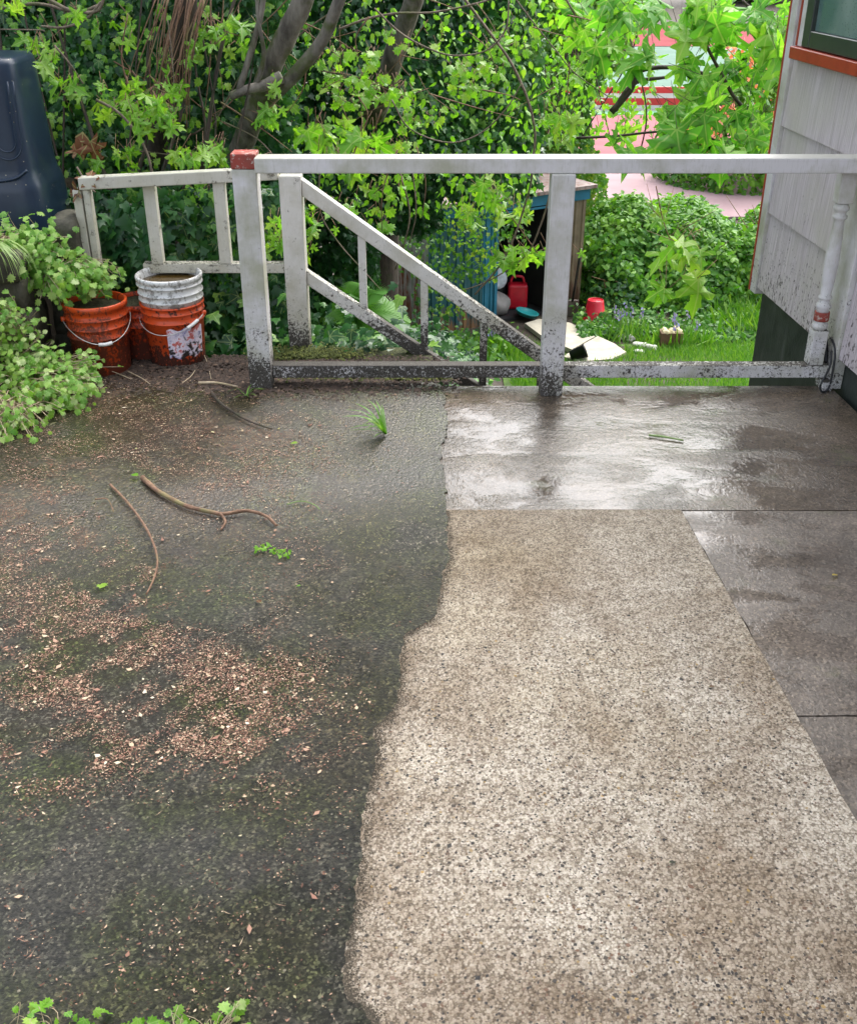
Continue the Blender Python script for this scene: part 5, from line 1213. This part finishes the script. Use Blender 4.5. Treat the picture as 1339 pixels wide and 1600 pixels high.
scatter('needles', 'long pale needles lying among the litter on the asphalt', 'litter', pts[idx] + np.array([0, 0, .001]), r_.uniform(.0006, .0013, m), r_.uniform(.1, .9, m), LITTER, 305, (6, 24), .7)
# dirt pile along the fence foot and round the buckets
n = 26000; x = r_.uniform(-1.6, .15, n); y = r_.normal(4.16, .11, n); keep = (y < 4.36) & (y > 3.85) & (r_.uniform(0, 1, n) < np.interp(x, [-1.6, -.6, -.2, .15], [.8, 1, .55, .05]))
keep &= (x > -.93) | (r_.uniform(0, 1, n) < .35)
keep &= ((x + 1.365) ** 2 + (y - 4.215) ** 2 > .118 ** 2) & ((x + 1.076) ** 2 + (y - 4.33) ** 2 > .118 ** 2)
x, y = x[keep], y[keep]; hgt = np.where(x < -.93, .25, 1) * .025 * np.exp(-((y - 4.2) / .08) ** 2) * (1 + .6 * sinnoise(306, 20)(x, y)) * np.interp(x, [-1.6, -.4, .1], [1, 1, .1])
DIRTM = leafmat('dirt crumbs', [(0, (.018, .012, .009)), (.6, (.05, .032, .022)), (.9, (.12, .075, .05)), (1, (.36, .26, .17))], rough=.85, trans=.0)
scatter('dirt_pile', 'dark crumbly dirt and rotten leaves along the foot of the railing and buckets', 'dirt', np.stack([x, y, .004 + hgt * r_.uniform(.3, 1, len(x))], 1), r_.uniform(.006, .016, len(x)), r_.beta(1.6, 2.2, len(x)), DIRTM, 307, (.8, 2.4), .9)
n = 5000; x = np.concatenate([r_.normal(-.50, .10, n // 2), r_.uniform(-.62, .1, n // 2)]); y = np.concatenate([r_.normal(4.33, .04, n // 2), r_.normal(4.10, .02, n // 2)]); z = np.concatenate([r_.uniform(0, .035, n // 2), r_.uniform(-.005, .012, n // 2)])
MOSSM = leafmat('moss tufts', [(0, (.035, .045, .010)), (.6, (.075, .095, .018)), (1, (.14, .15, .03))], rough=.95, trans=.0)
scatter('moss', 'olive moss cushions at the foot of the stair newel post', 'moss', np.stack([x, y, z], 1), r_.uniform(.006, .014, n), r_.uniform(0, 1, n), MOSSM, 308, (.8, 1.6), 1.2)
box('landing_step', (-.62, 4.13, -.30), (.02, 4.52, -.012), MAT['moss'], None, .01); tag(bpy.data.objects['landing_step'], 'mossy concrete landing edge behind the railing', 'step')
# loose grit gathered along the broken edge of the asphalt
n = 7000; seg = r_.integers(3, len(bpts) - 1, n); tq = r_.uniform(0, 1, n); bb_ = np.array([(p.x, p.y) for p in bpts])
q = bb_[seg] + (bb_[seg + 1] - bb_[seg]) * tq[:, None] if False else bb_[seg] * (1 - tq[:, None]) + bb_[np.minimum(seg + 1, len(bpts) - 1)] * tq[:, None]
q = q + r_.normal(0, .003, (n, 2)) + np.stack([r_.exponential(.009, n), np.zeros(n)], 1)
GRIT = leafmat('edge grit', [(0, (.02, .018, .014)), (.6, (.07, .058, .042)), (.9, (.18, .15, .11)), (1, (.35, .30, .24))], rough=.8, trans=0, spec=.2)
scatter('edge_grit', 'dark grit gathered along the broken edge between asphalt and pale concrete', 'grit', np.stack([q[:, 0], q[:, 1], np.full(n, .0036)], 1), r_.uniform(.001, .0038, n), r_.beta(1.2, 2, n), GRIT, 320, (.8, 1.8), .6)
# embedded pebbles in the light concrete
n = 9000; u = r_.uniform(540, 1339, n); v = r_.uniform(900, 1640, n); pts = np.array([tuple(P(a, b, z=.0028)) for a, b in zip(u, v)])
left = np.interp(v, [985, 990, 1090, 1135, 1160, 1340, 1540, 1640], [690, 630, 626, 580, 592, 572, 545, 600])
keep = (u > left + 6) & (pts[:, 0] < lx(pts[:, 1]) - .01) & (r_.uniform(0, 1, n) < .25 + .5 * (sinnoise(310, 7)(pts[:, 0], pts[:, 1]) > 0)); pts = pts[keep]; m = len(pts)
PEB = leafmat('pebbles', [(0, (.025, .027, .030)), (.55, (.07, .06, .05)), (.75, (.17, .10, .065)), (.86, (.22, .19, .16)), (.93, (.34, .23, .09)), (1, (.42, .38, .30))], rough=.6, trans=0, spec=.15)
scatter('pebbles', 'small dark and ochre pebbles set in the light concrete', 'pebbles', pts, r_.uniform(.003, .0066, m) * np.where(r_.uniform(0, 1, m) < .08, 1.5, 1), r_.uniform(0, 1, m), PEB, 311, (.9, 1.6), .35)
